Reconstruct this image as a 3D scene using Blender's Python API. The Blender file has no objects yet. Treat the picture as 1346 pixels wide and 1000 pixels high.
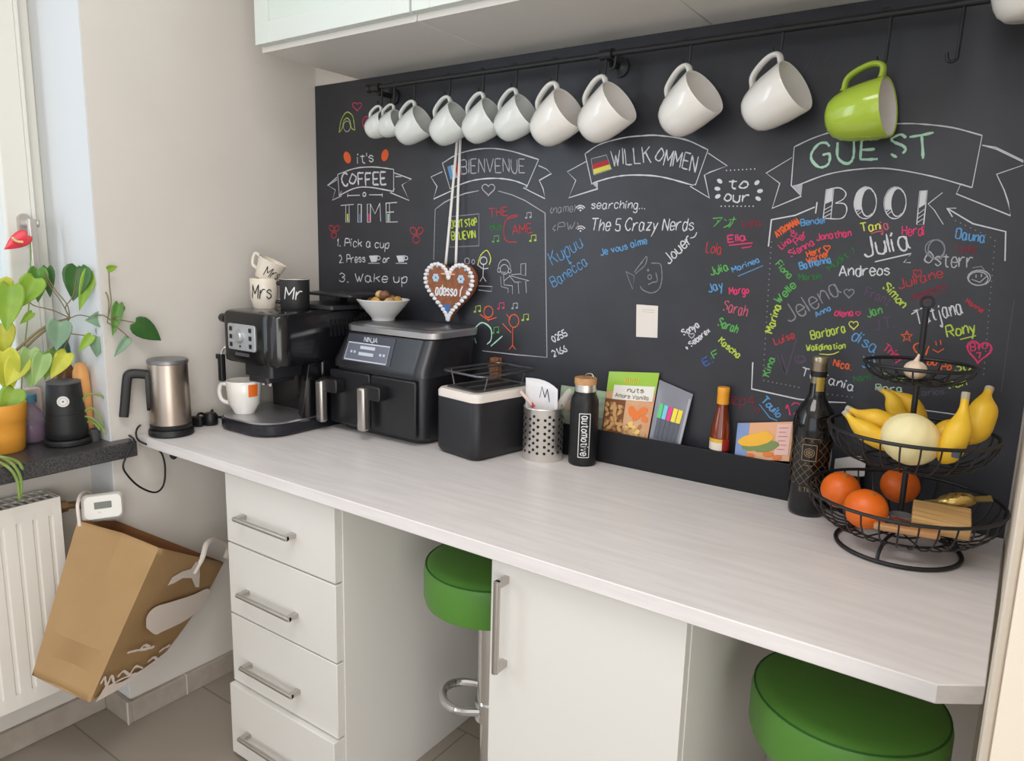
import bpy, bmesh, math, random
from mathutils import Vector, Matrix
random.seed(7)
S = bpy.context.scene
COL = S.collection
V = Vector
# ------------------------------------------------------------------ camera
W0, H0, F = 1346.0, 1000.0, 955.98
RX = V((0.81918438, 0.12305345, -0.56017391))
RY = V((0.57293727, -0.13117471, 0.80903404))
RZ = V((0.02607378, -0.98369256, -0.17795818))      # rows: world axes in camera space (x right, y down, z forward)
CAM = V((1.743285, -1.478564, 1.227351))
right = V((RX.x, RY.x, RZ.x)); down = V((RX.y, RY.y, RZ.y)); fwd = V((RX.z, RY.z, RZ.z))
cd = bpy.data.cameras.new('camera'); cam = bpy.data.objects.new('camera', cd); COL.objects.link(cam)
cam.matrix_world = Matrix(((right.x, -down.x, -fwd.x, CAM.x), (right.y, -down.y, -fwd.y, CAM.y), (right.z, -down.z, -fwd.z, CAM.z), (0, 0, 0, 1)))
cd.sensor_fit = 'HORIZONTAL'; cd.sensor_width = 36; cd.lens = F / W0 * 36; cd.clip_start = 0.01
S.camera = cam
def at(px, py, ax, v):                                # photo pixel -> point of the room on the plane axis=v
    u, w = (px - W0 / 2) / F, (py - H0 / 2) / F
    d = V((RX.x * u + RX.y * w + RX.z, RY.x * u + RY.y * w + RY.z, RZ.x * u + RZ.y * w + RZ.z))
    return CAM + d * ((v - CAM[ax]) / d[ax])
def mpp(p): return (V(p) - CAM).dot(fwd) / F          # metres per photo pixel at p
# ------------------------------------------------------------------ world, lights, exposure
wd = bpy.data.worlds.new('sky'); S.world = wd; wd.use_nodes = True
bg = wd.node_tree.nodes['Background']; bg.inputs[0].default_value = (0.80, 0.90, 1.0, 1); bg.inputs[1].default_value = 1.1
def area(name, loc, rot, sx, sy, power, col):
    l = bpy.data.lights.new(name, 'AREA'); l.shape = 'RECTANGLE'; l.size = sx; l.size_y = sy; l.energy = power; l.color = col
    o = bpy.data.objects.new(name, l); COL.objects.link(o); o.location = loc; o.rotation_euler = rot
    return o
R = math.radians
area('window_daylight', (-0.40, -1.80, 1.50), (0, R(-90), 0), 1.5, 0.85, 17, (0.90, 0.95, 1.0))     # daylight through the kitchen window
area('rear_fill_light', (1.9, -4.05, 1.25), (R(90), 0, 0), 2.3, 2.1, 10, (0.98, 0.98, 1.0))          # fill light added behind the camera for the cabinet fronts
area('top_fill_light', (1.2, -1.35, 2.44), (0, 0, 0), 1.0, 0.8, 17, (1.0, 0.965, 0.95))  # top fill added to brighten the worktop, no fixture modelled
area('right_fill_light', (3.28, -2.8, 1.10), (0, R(90), 0), 2.0, 2.0, 47, (1.0, 0.975, 0.96))               # fill light added on the right to lift the shadows
S.cycles.diffuse_bounces = 8
S.view_settings.view_transform = 'Standard'; S.view_settings.look = 'None'; S.view_settings.gamma = 1.0
S.view_settings.exposure = 0.05; S.view_settings.use_curve_mapping = False
# ------------------------------------------------------------------ materials
def lin(c): return tuple(((x / 255) / 12.92 if x / 255 <= 0.04045 else ((x / 255 + 0.055) / 1.055) ** 2.4) for x in c)
MATS = {}
def mat(name, col, rough=0.5, metal=0.0, spec=0.5, noise=None, scale=40, bump=0.0, stretch=(1, 1, 1), coat=0.0, trans=0.0, sub=0.0, aniso=0.0):
    if name in MATS: return MATS[name]
    m = bpy.data.materials.new(name); m.use_nodes = True; nt = m.node_tree; b = nt.nodes['Principled BSDF']
    c = (*lin(col), 1)
    b.inputs['Base Color'].default_value = c; b.inputs['Roughness'].default_value = rough; b.inputs['Metallic'].default_value = metal
    b.inputs['Specular IOR Level'].default_value = spec; b.inputs['Coat Weight'].default_value = coat; b.inputs['Coat Roughness'].default_value = 0.06
    b.inputs['Transmission Weight'].default_value = trans; b.inputs['Subsurface Weight'].default_value = sub
    if sub: b.inputs['Subsurface Radius'].default_value = (0.01, 0.006, 0.003)
    if noise or bump:
        tc = nt.nodes.new('ShaderNodeTexCoord'); mp = nt.nodes.new('ShaderNodeMapping'); nz = nt.nodes.new('ShaderNodeTexNoise')
        mp.inputs['Scale'].default_value = stretch; nz.inputs['Scale'].default_value = scale; nz.inputs['Detail'].default_value = 4
        nt.links.new(tc.outputs['Object'], mp.inputs[0]); nt.links.new(mp.outputs[0], nz.inputs['Vector'])
        if noise:
            rp = nt.nodes.new('ShaderNodeValToRGB'); rp.color_ramp.elements[0].position = 0.36; rp.color_ramp.elements[1].position = 0.64
            rp.color_ramp.elements[0].color = (*lin(noise), 1); rp.color_ramp.elements[1].color = c
            nt.links.new(nz.outputs['Fac'], rp.inputs[0]); nt.links.new(rp.outputs[0], b.inputs['Base Color'])
        if bump:
            bp = nt.nodes.new('ShaderNodeBump'); bp.inputs['Strength'].default_value = bump; bp.inputs['Distance'].default_value = 0.002
            nt.links.new(nz.outputs['Fac'], bp.inputs['Height']); nt.links.new(bp.outputs[0], b.inputs['Normal'])
    MATS[name] = m
    return m
def glassmat(name, col, alpha, rough=0.03):           # thin clear sheet: see-through plus gloss
    m = bpy.data.materials.new(name); m.use_nodes = True; nt = m.node_tree; nt.nodes.remove(nt.nodes['Principled BSDF'])
    out = nt.nodes['Material Output']; t = nt.nodes.new('ShaderNodeBsdfTransparent'); p = nt.nodes.new('ShaderNodeBsdfPrincipled'); mx = nt.nodes.new('ShaderNodeMixShader')
    t.inputs[0].default_value = (*lin(col), 1); p.inputs['Base Color'].default_value = (*lin(col), 1); p.inputs['Roughness'].default_value = rough
    mx.inputs[0].default_value = alpha
    nt.links.new(t.outputs[0], mx.inputs[1]); nt.links.new(p.outputs[0], mx.inputs[2]); nt.links.new(mx.outputs[0], out.inputs[0])
    MATS[name] = m
    return m
wall_m = mat('white_plaster', (214, 209, 202), 0.9, spec=0.2, noise=(211, 206, 199), scale=6, bump=0.15)
reveal_m = mat('white_reveal', (214, 216, 217), 0.8, spec=0.2)
ceil_m = mat('ceiling_white', (235, 233, 228), 0.95, spec=0.1)
black_paint = mat('chalkboard_black', (50, 51, 58), 0.40, spec=0.5, noise=(44, 45, 51), scale=9, bump=0.25)
ledge_m = mat('black_ledge', (24, 25, 29), 0.5, spec=0.35)
wood_white = mat('white_woodgrain', (224, 219, 218), 0.36, spec=0.45, noise=(216, 210, 209), scale=14, bump=0.12, stretch=(0.5, 5, 5))
lam = mat('white_laminate', (219, 216, 211), 0.4, spec=0.45)
lam_edge = mat('white_laminate_edge', (220, 215, 208), 0.45)
cream = mat('cream_paint', (222, 210, 194), 0.55, spec=0.3)
steel = mat('brushed_steel', (226, 222, 216), 0.36, 0.95)
nickel = mat('nickel_handle', (196, 191, 186), 0.36, 1.0)
chrome = mat('chrome', (225, 225, 225), 0.14, 1.0)
blackpl = mat('black_plastic', (22, 22, 24), 0.42, spec=0.45)
blackgl = mat('gloss_black', (12, 12, 15), 0.12, spec=0.6)
blackmet = mat('black_metal', (26, 26, 28), 0.45, spec=0.5)
cable_m = mat('cable_black', (20, 20, 21), 0.5)
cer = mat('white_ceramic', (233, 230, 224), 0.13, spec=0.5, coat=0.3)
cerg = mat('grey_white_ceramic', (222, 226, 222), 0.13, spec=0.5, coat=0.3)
green_cer = mat('lime_ceramic', (172, 198, 66), 0.15, coat=0.3)
leather = mat('green_leatherette', (84, 136, 52), 0.42, spec=0.45, bump=0.15, scale=250)
seam_m = mat('dark_green_seam', (38, 92, 22), 0.6)
# ------------------------------------------------------------------ mesh helper
def cat(pts, seg=6, closed=False):                    # Catmull-Rom through points; a doubled point stays sharp
    P = [V(p) for p in pts]
    if len(P) < 3 and not closed: return P
    n = len(P); out = []
    rng = range(n if closed else n - 1)
    for i in rng:
        p1, p2 = P[i], P[(i + 1) % n]
        p0 = P[(i - 1) % n] if closed or i > 0 else p1 * 2 - p2
        p3 = P[(i + 2) % n] if closed or i + 2 < n else p2 * 2 - p1
        for k in range(seg):
            t = k / seg
            out.append(0.5 * ((2 * p1) + (p2 - p0) * t + (2 * p0 - 5 * p1 + 4 * p2 - p3) * t * t + (3 * p1 - p0 - 3 * p2 + p3) * t ** 3))
    if not closed: out.append(P[-1])
    return out
def rrect(cx, cy, hx, hy, r, n=6, z=None):            # rounded rectangle ring; r number or 4 radii (+x+y, -x+y, -x-y, +x-y)
    rs = r if isinstance(r, (tuple, list)) else (r,) * 4
    out = []
    for q, (sx, sy) in enumerate(((1, 1), (-1, 1), (-1, -1), (1, -1))):
        rr = rs[q]
        for k in range(n + 1):
            a = math.pi / 2 * (q + k / n)
            out.append((cx + sx * (hx - rr) + rr * math.cos(a), cy + sy * (hy - rr) + rr * math.sin(a)))
    return out if z is None else [(x, y, z) for x, y in out]
class M:
    def __init__(s): s.v = []; s.f = []; s.nr = 0
    def add(s, vs, fs):
        b = len(s.v); s.v += [V(v) for v in vs]; s.f += [tuple(i + b for i in f) for f in fs]; return s
    def box(s, x0, x1, y0, y1, z0, z1):
        return s.add([(x0, y0, z0), (x1, y0, z0), (x1, y1, z0), (x0, y1, z0), (x0, y0, z1), (x1, y0, z1), (x1, y1, z1), (x0, y1, z1)],
                     [(3, 2, 1, 0), (4, 5, 6, 7), (0, 1, 5, 4), (1, 2, 6, 5), (2, 3, 7, 6), (3, 0, 4, 7)])
    def loft(s, rings, cap0=True, cap1=True, closed=False):
        n = len(rings[0]); vs = [p for r in rings for p in r]; fs = []
        k = len(rings)
        for i in range(k if closed else k - 1):
            a, b = i * n, ((i + 1) % k) * n
            for j in range(n): fs.append((a + j, a + (j + 1) % n, b + (j + 1) % n, b + j))
        if not closed:
            if cap0: fs.append(tuple(range(n - 1, -1, -1)))
            if cap1: fs.append(tuple((k - 1) * n + j for j in range(n)))
        return s.add(vs, fs)
    def prism(s, poly, z0, z1): return s.loft([[(x, y, z0) for x, y in poly], [(x, y, z1) for x, y in poly]])
    def lathe(s, prof, c=(0, 0, 0), n=32, axis=None, cap0=True, cap1=True, ang=None):
        c = V(c); q = V((0, 0, 1)).rotation_difference(V(axis)) if axis is not None else None
        rings = []
        for r, z in prof:
            ring = []
            for j in range(n):
                a = 2 * math.pi * j / n; p = V((max(r, 1e-5) * math.cos(a), max(r, 1e-5) * math.sin(a), z))
                if q: p = q @ p
                ring.append(c + p)
            rings.append(ring)
        return s.loft(rings, cap0, cap1)
    def tube(s, pts, r, n=8, closed=False):
        P = [V(p) for p in pts]; k = len(P); rs = r if isinstance(r, (list, tuple)) else [r] * k
        rings = []; up = None
        for i in range(k):
            if closed: t = P[(i + 1) % k] - P[i - 1]
            else: t = P[min(i + 1, k - 1)] - P[max(i - 1, 0)]
            t.normalize()
            if up is None:
                up = V((0, 0, 1)) if abs(t.z) < 0.9 else V((1, 0, 0))
            up = (up - t * up.dot(t))
            if up.length < 1e-6: up = t.orthogonal()
            up.normalize(); w = t.cross(up)
            rings.append([P[i] + (up * math.cos(2 * math.pi * j / n) + w * math.sin(2 * math.pi * j / n)) * rs[i] for j in range(n)])
        return s.loft(rings, closed=closed)
    def ball(s, c, rx, ry=None, rz=None, n=20, m=12, fn=None):
        ry = ry or rx; rz = rz or rx; c = V(c); rings = []
        for i in range(m + 1):
            t = math.pi * i / m; ring = []
            for j in range(n):
                a = 2 * math.pi * j / n; st = max(math.sin(t), 1e-4)
                k = fn(a, t) if fn else 1
                ring.append(c + V((rx * st * math.cos(a), ry * st * math.sin(a), -rz * math.cos(t))) * k)
            rings.append(ring)
        return s.loft(rings)
    def ribbon(s, pts, w, nrm, jit=0.0, taper=0.75):  # flat stroke on a surface; nrm = outward normal or list
        P = [V(p) for p in pts]; k = len(P)
        if k < 2: return s
        lift = 0.00007 * (s.nr % 9); s.nr += 1     # crossing strokes lie on one another
        P = [p + V(nrm[i] if isinstance(nrm, list) else nrm) * lift for i, p in enumerate(P)]
        vs = []; fs = []
        for i in range(k):
            t = P[min(i + 1, k - 1)] - P[max(i - 1, 0)]
            nn = nrm[i] if isinstance(nrm, list) else nrm
            if t.length < 1e-9: t = V((1, 0, 0))
            sd = t.normalized().cross(V(nn)).normalized()
            ww = w * 0.5 * (1 + jit * (random.random() - 0.5) * 2) * (taper if i in (0, k - 1) else 1)
            vs += [P[i] + sd * ww, P[i] - sd * ww]
        for i in range(k - 1): fs.append((2 * i, 2 * i + 1, 2 * i + 3, 2 * i + 2))
        return s.add(vs, fs)
    def xf(s, mtx):
        s.v = [mtx @ v for v in s.v]; return s
    def out(s, name, m, parent=None, smooth=35, bevel=0, seg=2, sub=0):
        me = bpy.data.meshes.new(name); me.from_pydata([tuple(v) for v in s.v], [], s.f); me.validate()
        bm = bmesh.new(); bm.from_mesh(me); bmesh.ops.recalc_face_normals(bm, faces=bm.faces); bm.to_mesh(me); bm.free()
        for mm in (m if isinstance(m, (list, tuple)) else [m]): me.materials.append(mm)
        o = bpy.data.objects.new(name, me); COL.objects.link(o)
        if smooth:
            me.shade_smooth(); me.set_sharp_from_angle(angle=R(smooth))
        if bevel:
            md = o.modifiers.new('bevel', 'BEVEL'); md.width = bevel; md.segments = seg; md.limit_method = 'ANGLE'; md.angle_limit = R(40); md.harden_normals = False
        if sub:
            md = o.modifiers.new('subdivision', 'SUBSURF'); md.levels = sub; md.render_levels = sub
        if parent:
            o.parent = parent; o.matrix_parent_inverse = wm(parent).inverted()
        return o
def wm(o):
    return (wm(o.parent) @ o.matrix_parent_inverse @ o.matrix_basis) if o.parent else o.matrix_basis.copy()
def tag(o, label, cat_, group=None, base=True):
    o['label'] = label; o['category'] = cat_
    if group: o['group'] = group
    if o.type == 'MESH' and base:                     # origin to the foot of the thing
        xs = [v.co for v in o.data.vertices]
        b = V(((min(c.x for c in xs) + max(c.x for c in xs)) / 2, (min(c.y for c in xs) + max(c.y for c in xs)) / 2, min(c.z for c in xs)))
        o.data.transform(Matrix.Translation(-b)); o.location = b
    return o
def thing(name, label, cat_, loc=(0, 0, 0), group=None):
    o = bpy.data.objects.new(name, None); COL.objects.link(o); o.location = loc; o.empty_display_size = 0.05
    return tag(o, label, cat_, group)
def struct(o): o['kind'] = 'structure'; return o
def B(*a): return M().box(*a)
def dup(root, label, group=None):
    r = root.copy(); COL.objects.link(r); r['label'] = label
    if group: r['group'] = group
    for ch in root.children:
        c = ch.copy(); COL.objects.link(c); c.parent = r
        for g in ch.children:
            d = g.copy(); COL.objects.link(d); d.parent = c
    return r
# ------------------------------------------------------------------ room shell
XL, YB, XR = -0.015, 0.015, 1.772                     # left wall, back wall, right wall faces
XN, XW = -0.125, -0.25                                # niche wall under the sill, window plane
HC, ZC = 0.75, 2.5
tile = bpy.data.materials.new('floor_tile'); tile.use_nodes = True; nt = tile.node_tree; pb = nt.nodes['Principled BSDF']
tc = nt.nodes.new('ShaderNodeTexCoord'); br = nt.nodes.new('ShaderNodeTexBrick'); mp = nt.nodes.new('ShaderNodeMapping')
mp.inputs['Location'].default_value = (0.13, 0.44, 0)
nt.links.new(tc.outputs['Object'], mp.inputs[0]); nt.links.new(mp.outputs[0], br.inputs['Vector'])
br.offset = 0.5; br.inputs['Scale'].default_value = 1; br.inputs['Brick Width'].default_value = 0.56; br.inputs['Row Height'].default_value = 0.29
br.inputs['Mortar Size'].default_value = 0.0025; br.inputs['Color1'].default_value = (*lin((152, 142, 130)), 1); br.inputs['Color2'].default_value = (*lin((146, 136, 125)), 1)
br.inputs['Mortar'].default_value = (*lin((120, 112, 103)), 1); nt.links.new(br.outputs['Color'], pb.inputs['Base Color']); pb.inputs['Roughness'].default_value = 0.45
struct(B(-0.6, 3.4, -4.2, 0.3, -0.1, 0).out('floor', tile, smooth=0))
struct(B(-0.6, 3.4, -4.2, 0.3, ZC, ZC + 0.1).out('ceiling', ceil_m, smooth=0))
struct(B(-0.4, 3.4, YB + 0.004, 0.3, 0, ZC).out('wall_back', wall_m, smooth=0))
struct(B(-0.4, XL, -0.63, YB + 0.004, 0, ZC).out('wall_left', wall_m, smooth=0))
wl = M().box(-0.4, XN, -4.0, -0.63, 0, 0.705).box(-0.4, XN, -4.0, -2.2, 0.705, ZC).box(-0.4, XN, -2.2, -0.63, 2.3, ZC)
struct(wl.out('wall_window', wall_m, smooth=0))
struct(B(-0.4, XL - 0.0005, -0.634, -0.6301, 0.0, ZC).out('trim_1', reveal_m, smooth=0))
wr = M().box(XR, XR + 0.1, -0.72, YB + 0.004, 0, ZC)
struct(wr.out('wall_right', cream, smooth=0))
ft = M().box(-0.4, 0.7, -4.1, -4.0, 0, ZC).box(3.1, 3.4, -4.1, -4.0, 0, ZC).box(0.7, 3.1, -4.1, -4.0, 2.35, ZC)
struct(ft.out('wall_front', ceil_m, smooth=0))
struct(B(3.3, 3.4, -4.0, YB, 0, ZC).out('wall_side', ceil_m, smooth=0))
# skirting tiles: left pier, its return, the niche wall
sk = mat('skirting_tile', (168, 158, 147), 0.5, noise=(160, 150, 139), scale=30)
grout = mat('tile_grout', (205, 200, 193), 0.8)
struct(B(XL, 0.0, -0.635, -0.0, 0, 0.058).out('baseboard_left', sk, bevel=0.002))
struct(B(XN, 0.0, -0.648, -0.635, 0, 0.062).out('baseboard_return', sk, bevel=0.002))
struct(B(XN, XN + 0.012, -2.6, -0.648, 0, 0.062).out('baseboard_window', sk, bevel=0.002))
struct(M().box(-0.0145, 0.0006, -0.4875, -0.4845, 0, 0.0585).box(-0.003, 0.0012, -0.649, -0.646, 0, 0.063).out('trim_2', grout, smooth=0))
# door casing at the right end of the worktop
cas = M()
for y0, y1, d in ((-0.60, -0.56, 0.004), (-0.70, -0.612, 0.008)): cas.box(XR - d, XR, y0, y1, 0, 2.1)
struct(cas.out('trim_3', cream, bevel=0.002))
# window: frame, sash, pane, handle
fw = mat('window_white', (222, 221, 214), 0.35, spec=0.5)
def ring_yz(x0, x1, ya, yb, za, zb, t):
    m = M(); m.box(x0, x1, ya, ya + t, za, zb); m.box(x0, x1, yb - t, yb, za, zb); m.box(x0, x1, ya + t, yb - t, za, za + t); m.box(x0, x1, ya + t, yb - t, zb - t, zb)
    return m
struct(ring_yz(-0.33, -0.25, -2.2, -0.634, 0.745, 2.3, 0.045).out('window_1', fw, bevel=0.004))
sash = struct(ring_yz(-0.30, -0.225, -1.40, -0.672, 0.785, 2.26, 0.062).out('window_2', fw, bevel=0.006))
ring_yz(-0.226, -0.222, -1.405, -0.668, 0.781, 2.264, 0.008).out('sash_lip', fw, sash, bevel=0.001)
pane_m = glassmat('window_glass', (248, 252, 255), 0.06)
B(-0.268, -0.262, -1.345, -0.73, 0.84, 2.2).out('pane', pane_m, sash, smooth=0)
sash2 = struct(ring_yz(-0.30, -0.225, -2.16, -1.41, 0.785, 2.26, 0.062).out('window_3', fw, bevel=0.006))
B(-0.268, -0.262, -2.10, -1.47, 0.84, 2.2).out('pane', pane_m, sash2, smooth=0)
hm = mat('silver_window_handle', (196, 190, 184), 0.4, 0.7)
hp = at(32, 300, 0, -0.22)
hd = M().loft([[(x, hp.y + a, hp.z + b) for a, b in rrect(0, 0, 0.0135, 0.034, 0.0134, 6)] for x in (-0.2249, -0.213)])
hobj = hd.out('handle', hm, sash)
M().tube([(-0.213, hp.y, hp.z + 0.012), (-0.195, hp.y, hp.z + 0.012), (-0.184, hp.y + 0.018, hp.z + 0.012)], 0.009, 12).out('handle_neck', hm, hobj)
hy_ = at(43, 300, 0, -0.18).y - hp.y
M().loft([[(-0.182 + a, hp.y + hy_ + b, z) for a, b in rrect(0, 0, 0.006, 0.010, 0.005, 4)] for z in (hp.z + 0.022, hp.z - 0.115)]).out('handle_lever', hm, hobj, bevel=0.001)
# sill
gran = mat('black_granite', (42, 42, 44), 0.3, spec=0.5, noise=(78, 76, 76), scale=220)
struct(B(-0.25, 0.022, -2.25, -0.588, 0.706, 0.745).out('window_sill', gran, bevel=0.003))
# outside: a pale facade far beyond the window
# ------------------------------------------------------------------ worktop and cabinets
wt = M().prism([(-0.013, 0.012), (-0.013, -0.569), (1.719, -0.572), (1.764, -0.540), (1.770, 0.012)], 0.725, HC)
tag(wt.out('worktop', wood_white, bevel=0.0015), 'long white wood-grain worktop running along the black chalkboard wall', 'worktop')
def bar_handle(root, p0, p1, out_, r=0.0055):         # bar on two feet; p0,p1 foot points on the face (facing -y)
    p0, p1 = V(p0), V(p1); d = (p1 - p0).normalized(); o = V((0, -out_, 0))
    m = M().tube([p0 + o - d * 0.006, p1 + o + d * 0.006], r, 12)
    for p in (p0, p1):
        s = V((0, 0, 1)) if abs(d.x) > 0.5 else V((1, 0, 0))
        c = [p + d * a * 0.006 + s * b * 0.005 for a, b in ((-1, -1), (1, -1), (1, 1), (-1, 1))]
        m.loft([c, [q + o for q in c]])
    return m.out('handle', nickel, root)
dr = thing('drawer_cabinet', 'white four-drawer cabinet under the left part of the worktop', 'cabinet', (0.495, -0.27, 0))
B(0.312, 0.679, -0.527, -0.01, 0.0, 0.7245).out('carcass', lam, dr, bevel=0.001)
zs = [0.7225, 0.548, 0.372, 0.197, 0.012]
for i in range(4):
    yf = -0.546 - (0.012 if i == 3 else 0)
    d = B(0.313, 0.676, yf, -0.5275, zs[i + 1] + 0.002, zs[i] - 0.002).out('drawer', lam, dr, bevel=0.0012)
    zc = [0.624, 0.443, 0.263, 0.088][i]
    bar_handle(d, (0.382, yf, zc), (0.552, yf, zc), 0.024)
cb = thing('base_cabinet', 'white single-door cabinet between the two green stools', 'cabinet', (1.24, -0.27, 0))
B(1.068, 1.412, -0.525, -0.01, 0.055, 0.7245).out('carcass', lam, cb, bevel=0.001)
B(1.13, 1.36, -0.45, -0.02, 0.0, 0.0548).out('plinth', lam, cb)
dd = B(1.066, 1.411, -0.546, -0.527, 0.058, 0.7215).out('door', lam, cb, bevel=0.0012)
bar_handle(dd, (1.098, -0.546, 0.686), (1.098, -0.546, 0.534), 0.028, 0.006)
# cable box under the left corner of the worktop
tag(M().tube(cat([(0.10, -0.535, 0.7249), (0.105, -0.55, 0.716), (0.118, -0.552, 0.712), (0.13, -0.548, 0.7249)]), 0.005).out('cable_loop', cable_m), 'short black cable bulging below the worktop left of the drawers', 'cable')
# bar stools
def stool(label):
    t = thing('bar_stool', label, 'stool', (0, 0, 0), 'green bar stools under the worktop')
    r = 0.139
    M().lathe([(0, 0.497), (r - 0.02, 0.497), (r - 0.004, 0.503), (r, 0.517), (r, 0.566), (r - 0.003, 0.576), (r - 0.010, 0.581), (r - 0.03, 0.584), (0, 0.586)], n=56, cap0=False, cap1=False).out('seat', leather, t)
    M().tube([((r - 0.004) * math.cos(a), (r - 0.004) * math.sin(a), 0.5775) for a in [2 * math.pi * k / 56 for k in range(56)]], 0.0016, 6, True).out('piping', seam_m, t)
    M().lathe([(0.0, 0.477), (0.07, 0.477), (0.07, 0.497), (0, 0.497)], n=24).lathe([(0.026, 0.25), (0.026, 0.477)], n=20).lathe([(0.019, 0.03), (0.019, 0.26)], n=20).out('column', chrome, t)
    fr = [(0, 0.024, 0.262), (-0.04, 0.050, 0.256), (-0.085, 0.050, 0.252), (-0.122, 0.028, 0.250), (-0.134, 0.0, 0.250), (-0.122, -0.028, 0.250), (-0.085, -0.050, 0.252), (-0.04, -0.050, 0.256), (0, -0.024, 0.262)]
    M().tube(cat(fr, 6), 0.009, 10).lathe([(0.03, 0.24), (0.03, 0.28)], n=20).out('footrest', chrome, t)
    M().lathe([(0, 0), (0.160, 0), (0.164, 0.006), (0.158, 0.012), (0.06, 0.022), (0.03, 0.04), (0.022, 0.06), (0, 0.06)], n=56, cap0=False, cap1=False).out('base', chrome, t)
    return t
st1 = stool('green round bar stool in the gap beside the drawer cabinet')
st1.location = (0.927, -0.352, 0); st1.scale = (1, 1, 1.04); st1.rotation_euler = (0, 0, R(-12))
st2 = dup(st1, 'green round bar stool at the right end of the worktop')
st2.scale = (1, 1, 1); st2.location = (1.603, -0.362, 0); st2.rotation_euler = (0, 0, R(15))
# wall cabinets
fros = mat('frosted_glass', (205, 214, 206), 0.25, spec=0.5)
alu = mat('white_door_frame', (208, 214, 208), 0.4, spec=0.4)
Z0 = 1.677
for i, lab in enumerate(('left white wall cabinet with a frosted glass door above the mugs', 'middle white wall cabinet above the white mugs', 'right white wall cabinet above the rail')):
    x0 = 0.168 + i * 0.502; x1 = x0 + (0.5 if i < 2 else 0.44)
    wc = thing('wall_cabinet', lab, 'cabinet', ((x0 + x1) / 2, -0.15, Z0), 'white wall cabinets over the chalkboard')
    B(x0, x1, -0.300, YB + 0.003, Z0, 2.28).out('carcass', lam, wc, bevel=0.001)
    B(x0 + 0.002, x1 - 0.002, -0.3004, -0.298, Z0 - 0.001, Z0 + 0.010).out('edge_band', lam_edge, wc)
    m = M(); a, b, c, d_ = x0 + 0.002, x1 - 0.002, Z0 + 0.012, 2.275; t = 0.048
    m.box(a, a + t, -0.320, -0.302, c, d_).box(b - t, b, -0.320, -0.302, c, d_).box(a + t, b - t, -0.320, -0.302, c, c + t).box(a + t, b - t, -0.320, -0.302, d_ - t, d_)
    dr_ = m.out('door', alu, wc, bevel=0.001)
    B(a + t - 0.004, b - t + 0.004, -0.314, -0.308, c + t - 0.004, d_ - t + 0.004).out('glass_panel', fros, dr_, smooth=0)
# ------------------------------------------------------------------ chalkboard: black wall panel with its chalk drawings
CB = thing('chalkboard', 'black chalkboard wall full of colourful chalk names and banners', 'chalkboard', (0.88, YB, HC))
ZT = 1.6765
B(XL, XR - 0.003, YB, YB + 0.0035, HC - 0.02, ZT).out('board_panel', black_paint, CB, smooth=0)
CH = {}
for n, c in dict(white=(205, 206, 211), dim=(136, 136, 143), faint=(92, 92, 98), grey=(175, 175, 182), blue=(98, 152, 200), navy=(70, 100, 170), pink=(206, 70, 112), red=(184, 66, 74), dark=(128, 56, 68), orange=(222, 102, 62), yellow=(214, 214, 96),
                 lime=(180, 202, 84), green=(96, 170, 92), dgreen=(58, 118, 66), mint=(176, 216, 194), purple=(98, 80, 104), rose=(190, 96, 116)).items():
    CH[n] = mat('chalk_' + n, c, 0.95, spec=0.1)
YC = YB - 0.0006
GL = {'A': '0339 3963 1555', 'B': '0309 0949574606 0646544303', 'C': '58492907052343 54', 'D': '0309 094957554303', 'E': '0309 0959 0646 0353', 'F': '0309 0959 0646', 'G': '58492907052343545636', 'H': '0309 5359 0656',
      'I': '0309', 'J': '4944331304', 'K': '0309 5906 2753', 'L': '0903 0343', 'M': '0309 0935 3569 6963', 'N': '0309 0953 5359', 'O': '39170534556739', 'P': '0309 0949575606', 'R': '0309 0949575606 2653', 'S': '58390817465544 2304',
      'T': '0969 3933', 'U': '090523435559', 'V': '0933 3369', 'W': '0923 2337 3743 4369', 'X': '0963 0369', 'Y': '0936 6936 3633', 'Z': '0959 5903 0353',
      'a': '46371705133346 474453', 'b': '0903 05274745331304', 'c': '46371705133344', 'd': '46371705133346 4943', 'e': '054546371705133344', 'f': '48392823 0737', 'g': '46371705133346 47412001', 'h': '0903 0527374643', 'i': '0703 0819', 'j': '27211001 2839',
      'k': '0903 4705 1643', 'l': '0903', 'm': '0703 06173733 36476763', 'n': '0703 0527374643', 'o': '2716042344462 7', 'p': '0700 05274745331304', 'q': '46371705133345 4740', 'r': '0703 052747', 's': '46270635442304', 't': '28243343 0747', 'u': '0704133345 4743',
      'v': '0723 2347', 'w': '0713 1336 3653 5367', 'x': '0743 0347', 'y': '0723 4700', 'z': '0747 4703 0343', '0': '29070523454729', '1': '1729 2923', '2': '08294746 0343 4603', '3': '0829472645331304', '4': '3905 0555 3933', '5': '4909 0906 0636454313 04',
      '6': '49270423434526 05', '7': '0949 4923', '.': '0313', ',': '1302', '(': '28170524 13', ')': '0817 1715 1503', '+': '0545 2723', '-': '0646', '!': '0905 0304', "'": '0907', ':': '0313 0616', '&': '5327294706143355', '@': '55362644566718054363', '~': '06274658', '/': '0339', '=': '0444 0646'}
GW = {}
for k, s in list(GL.items()):
    st = []; s2 = s
    for tok in s2.split(' '):
        st.append(tok)
    # odd leftovers join to the stroke before
    js = []
    for tok in st:
        if js and (len(js[-1]) % 2 == 1): js[-1] += tok
        elif js and len(tok) == 2: js[-1] += tok
        else: js.append(tok)
    GL[k] = [[(int(t[i]), int(t[i + 1]) - 3) for i in range(0, len(t) - 1, 2)] for t in js]
    GW[k] = max(p[0] for q in GL[k] for p in q)
def bd(px, py): return at(px, py, 1, YC)
def sm2(pts, seg=5):
    return [(p.x, p.y) for p in cat([V((x, y, 0)) for x, y in pts], seg)]
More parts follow.
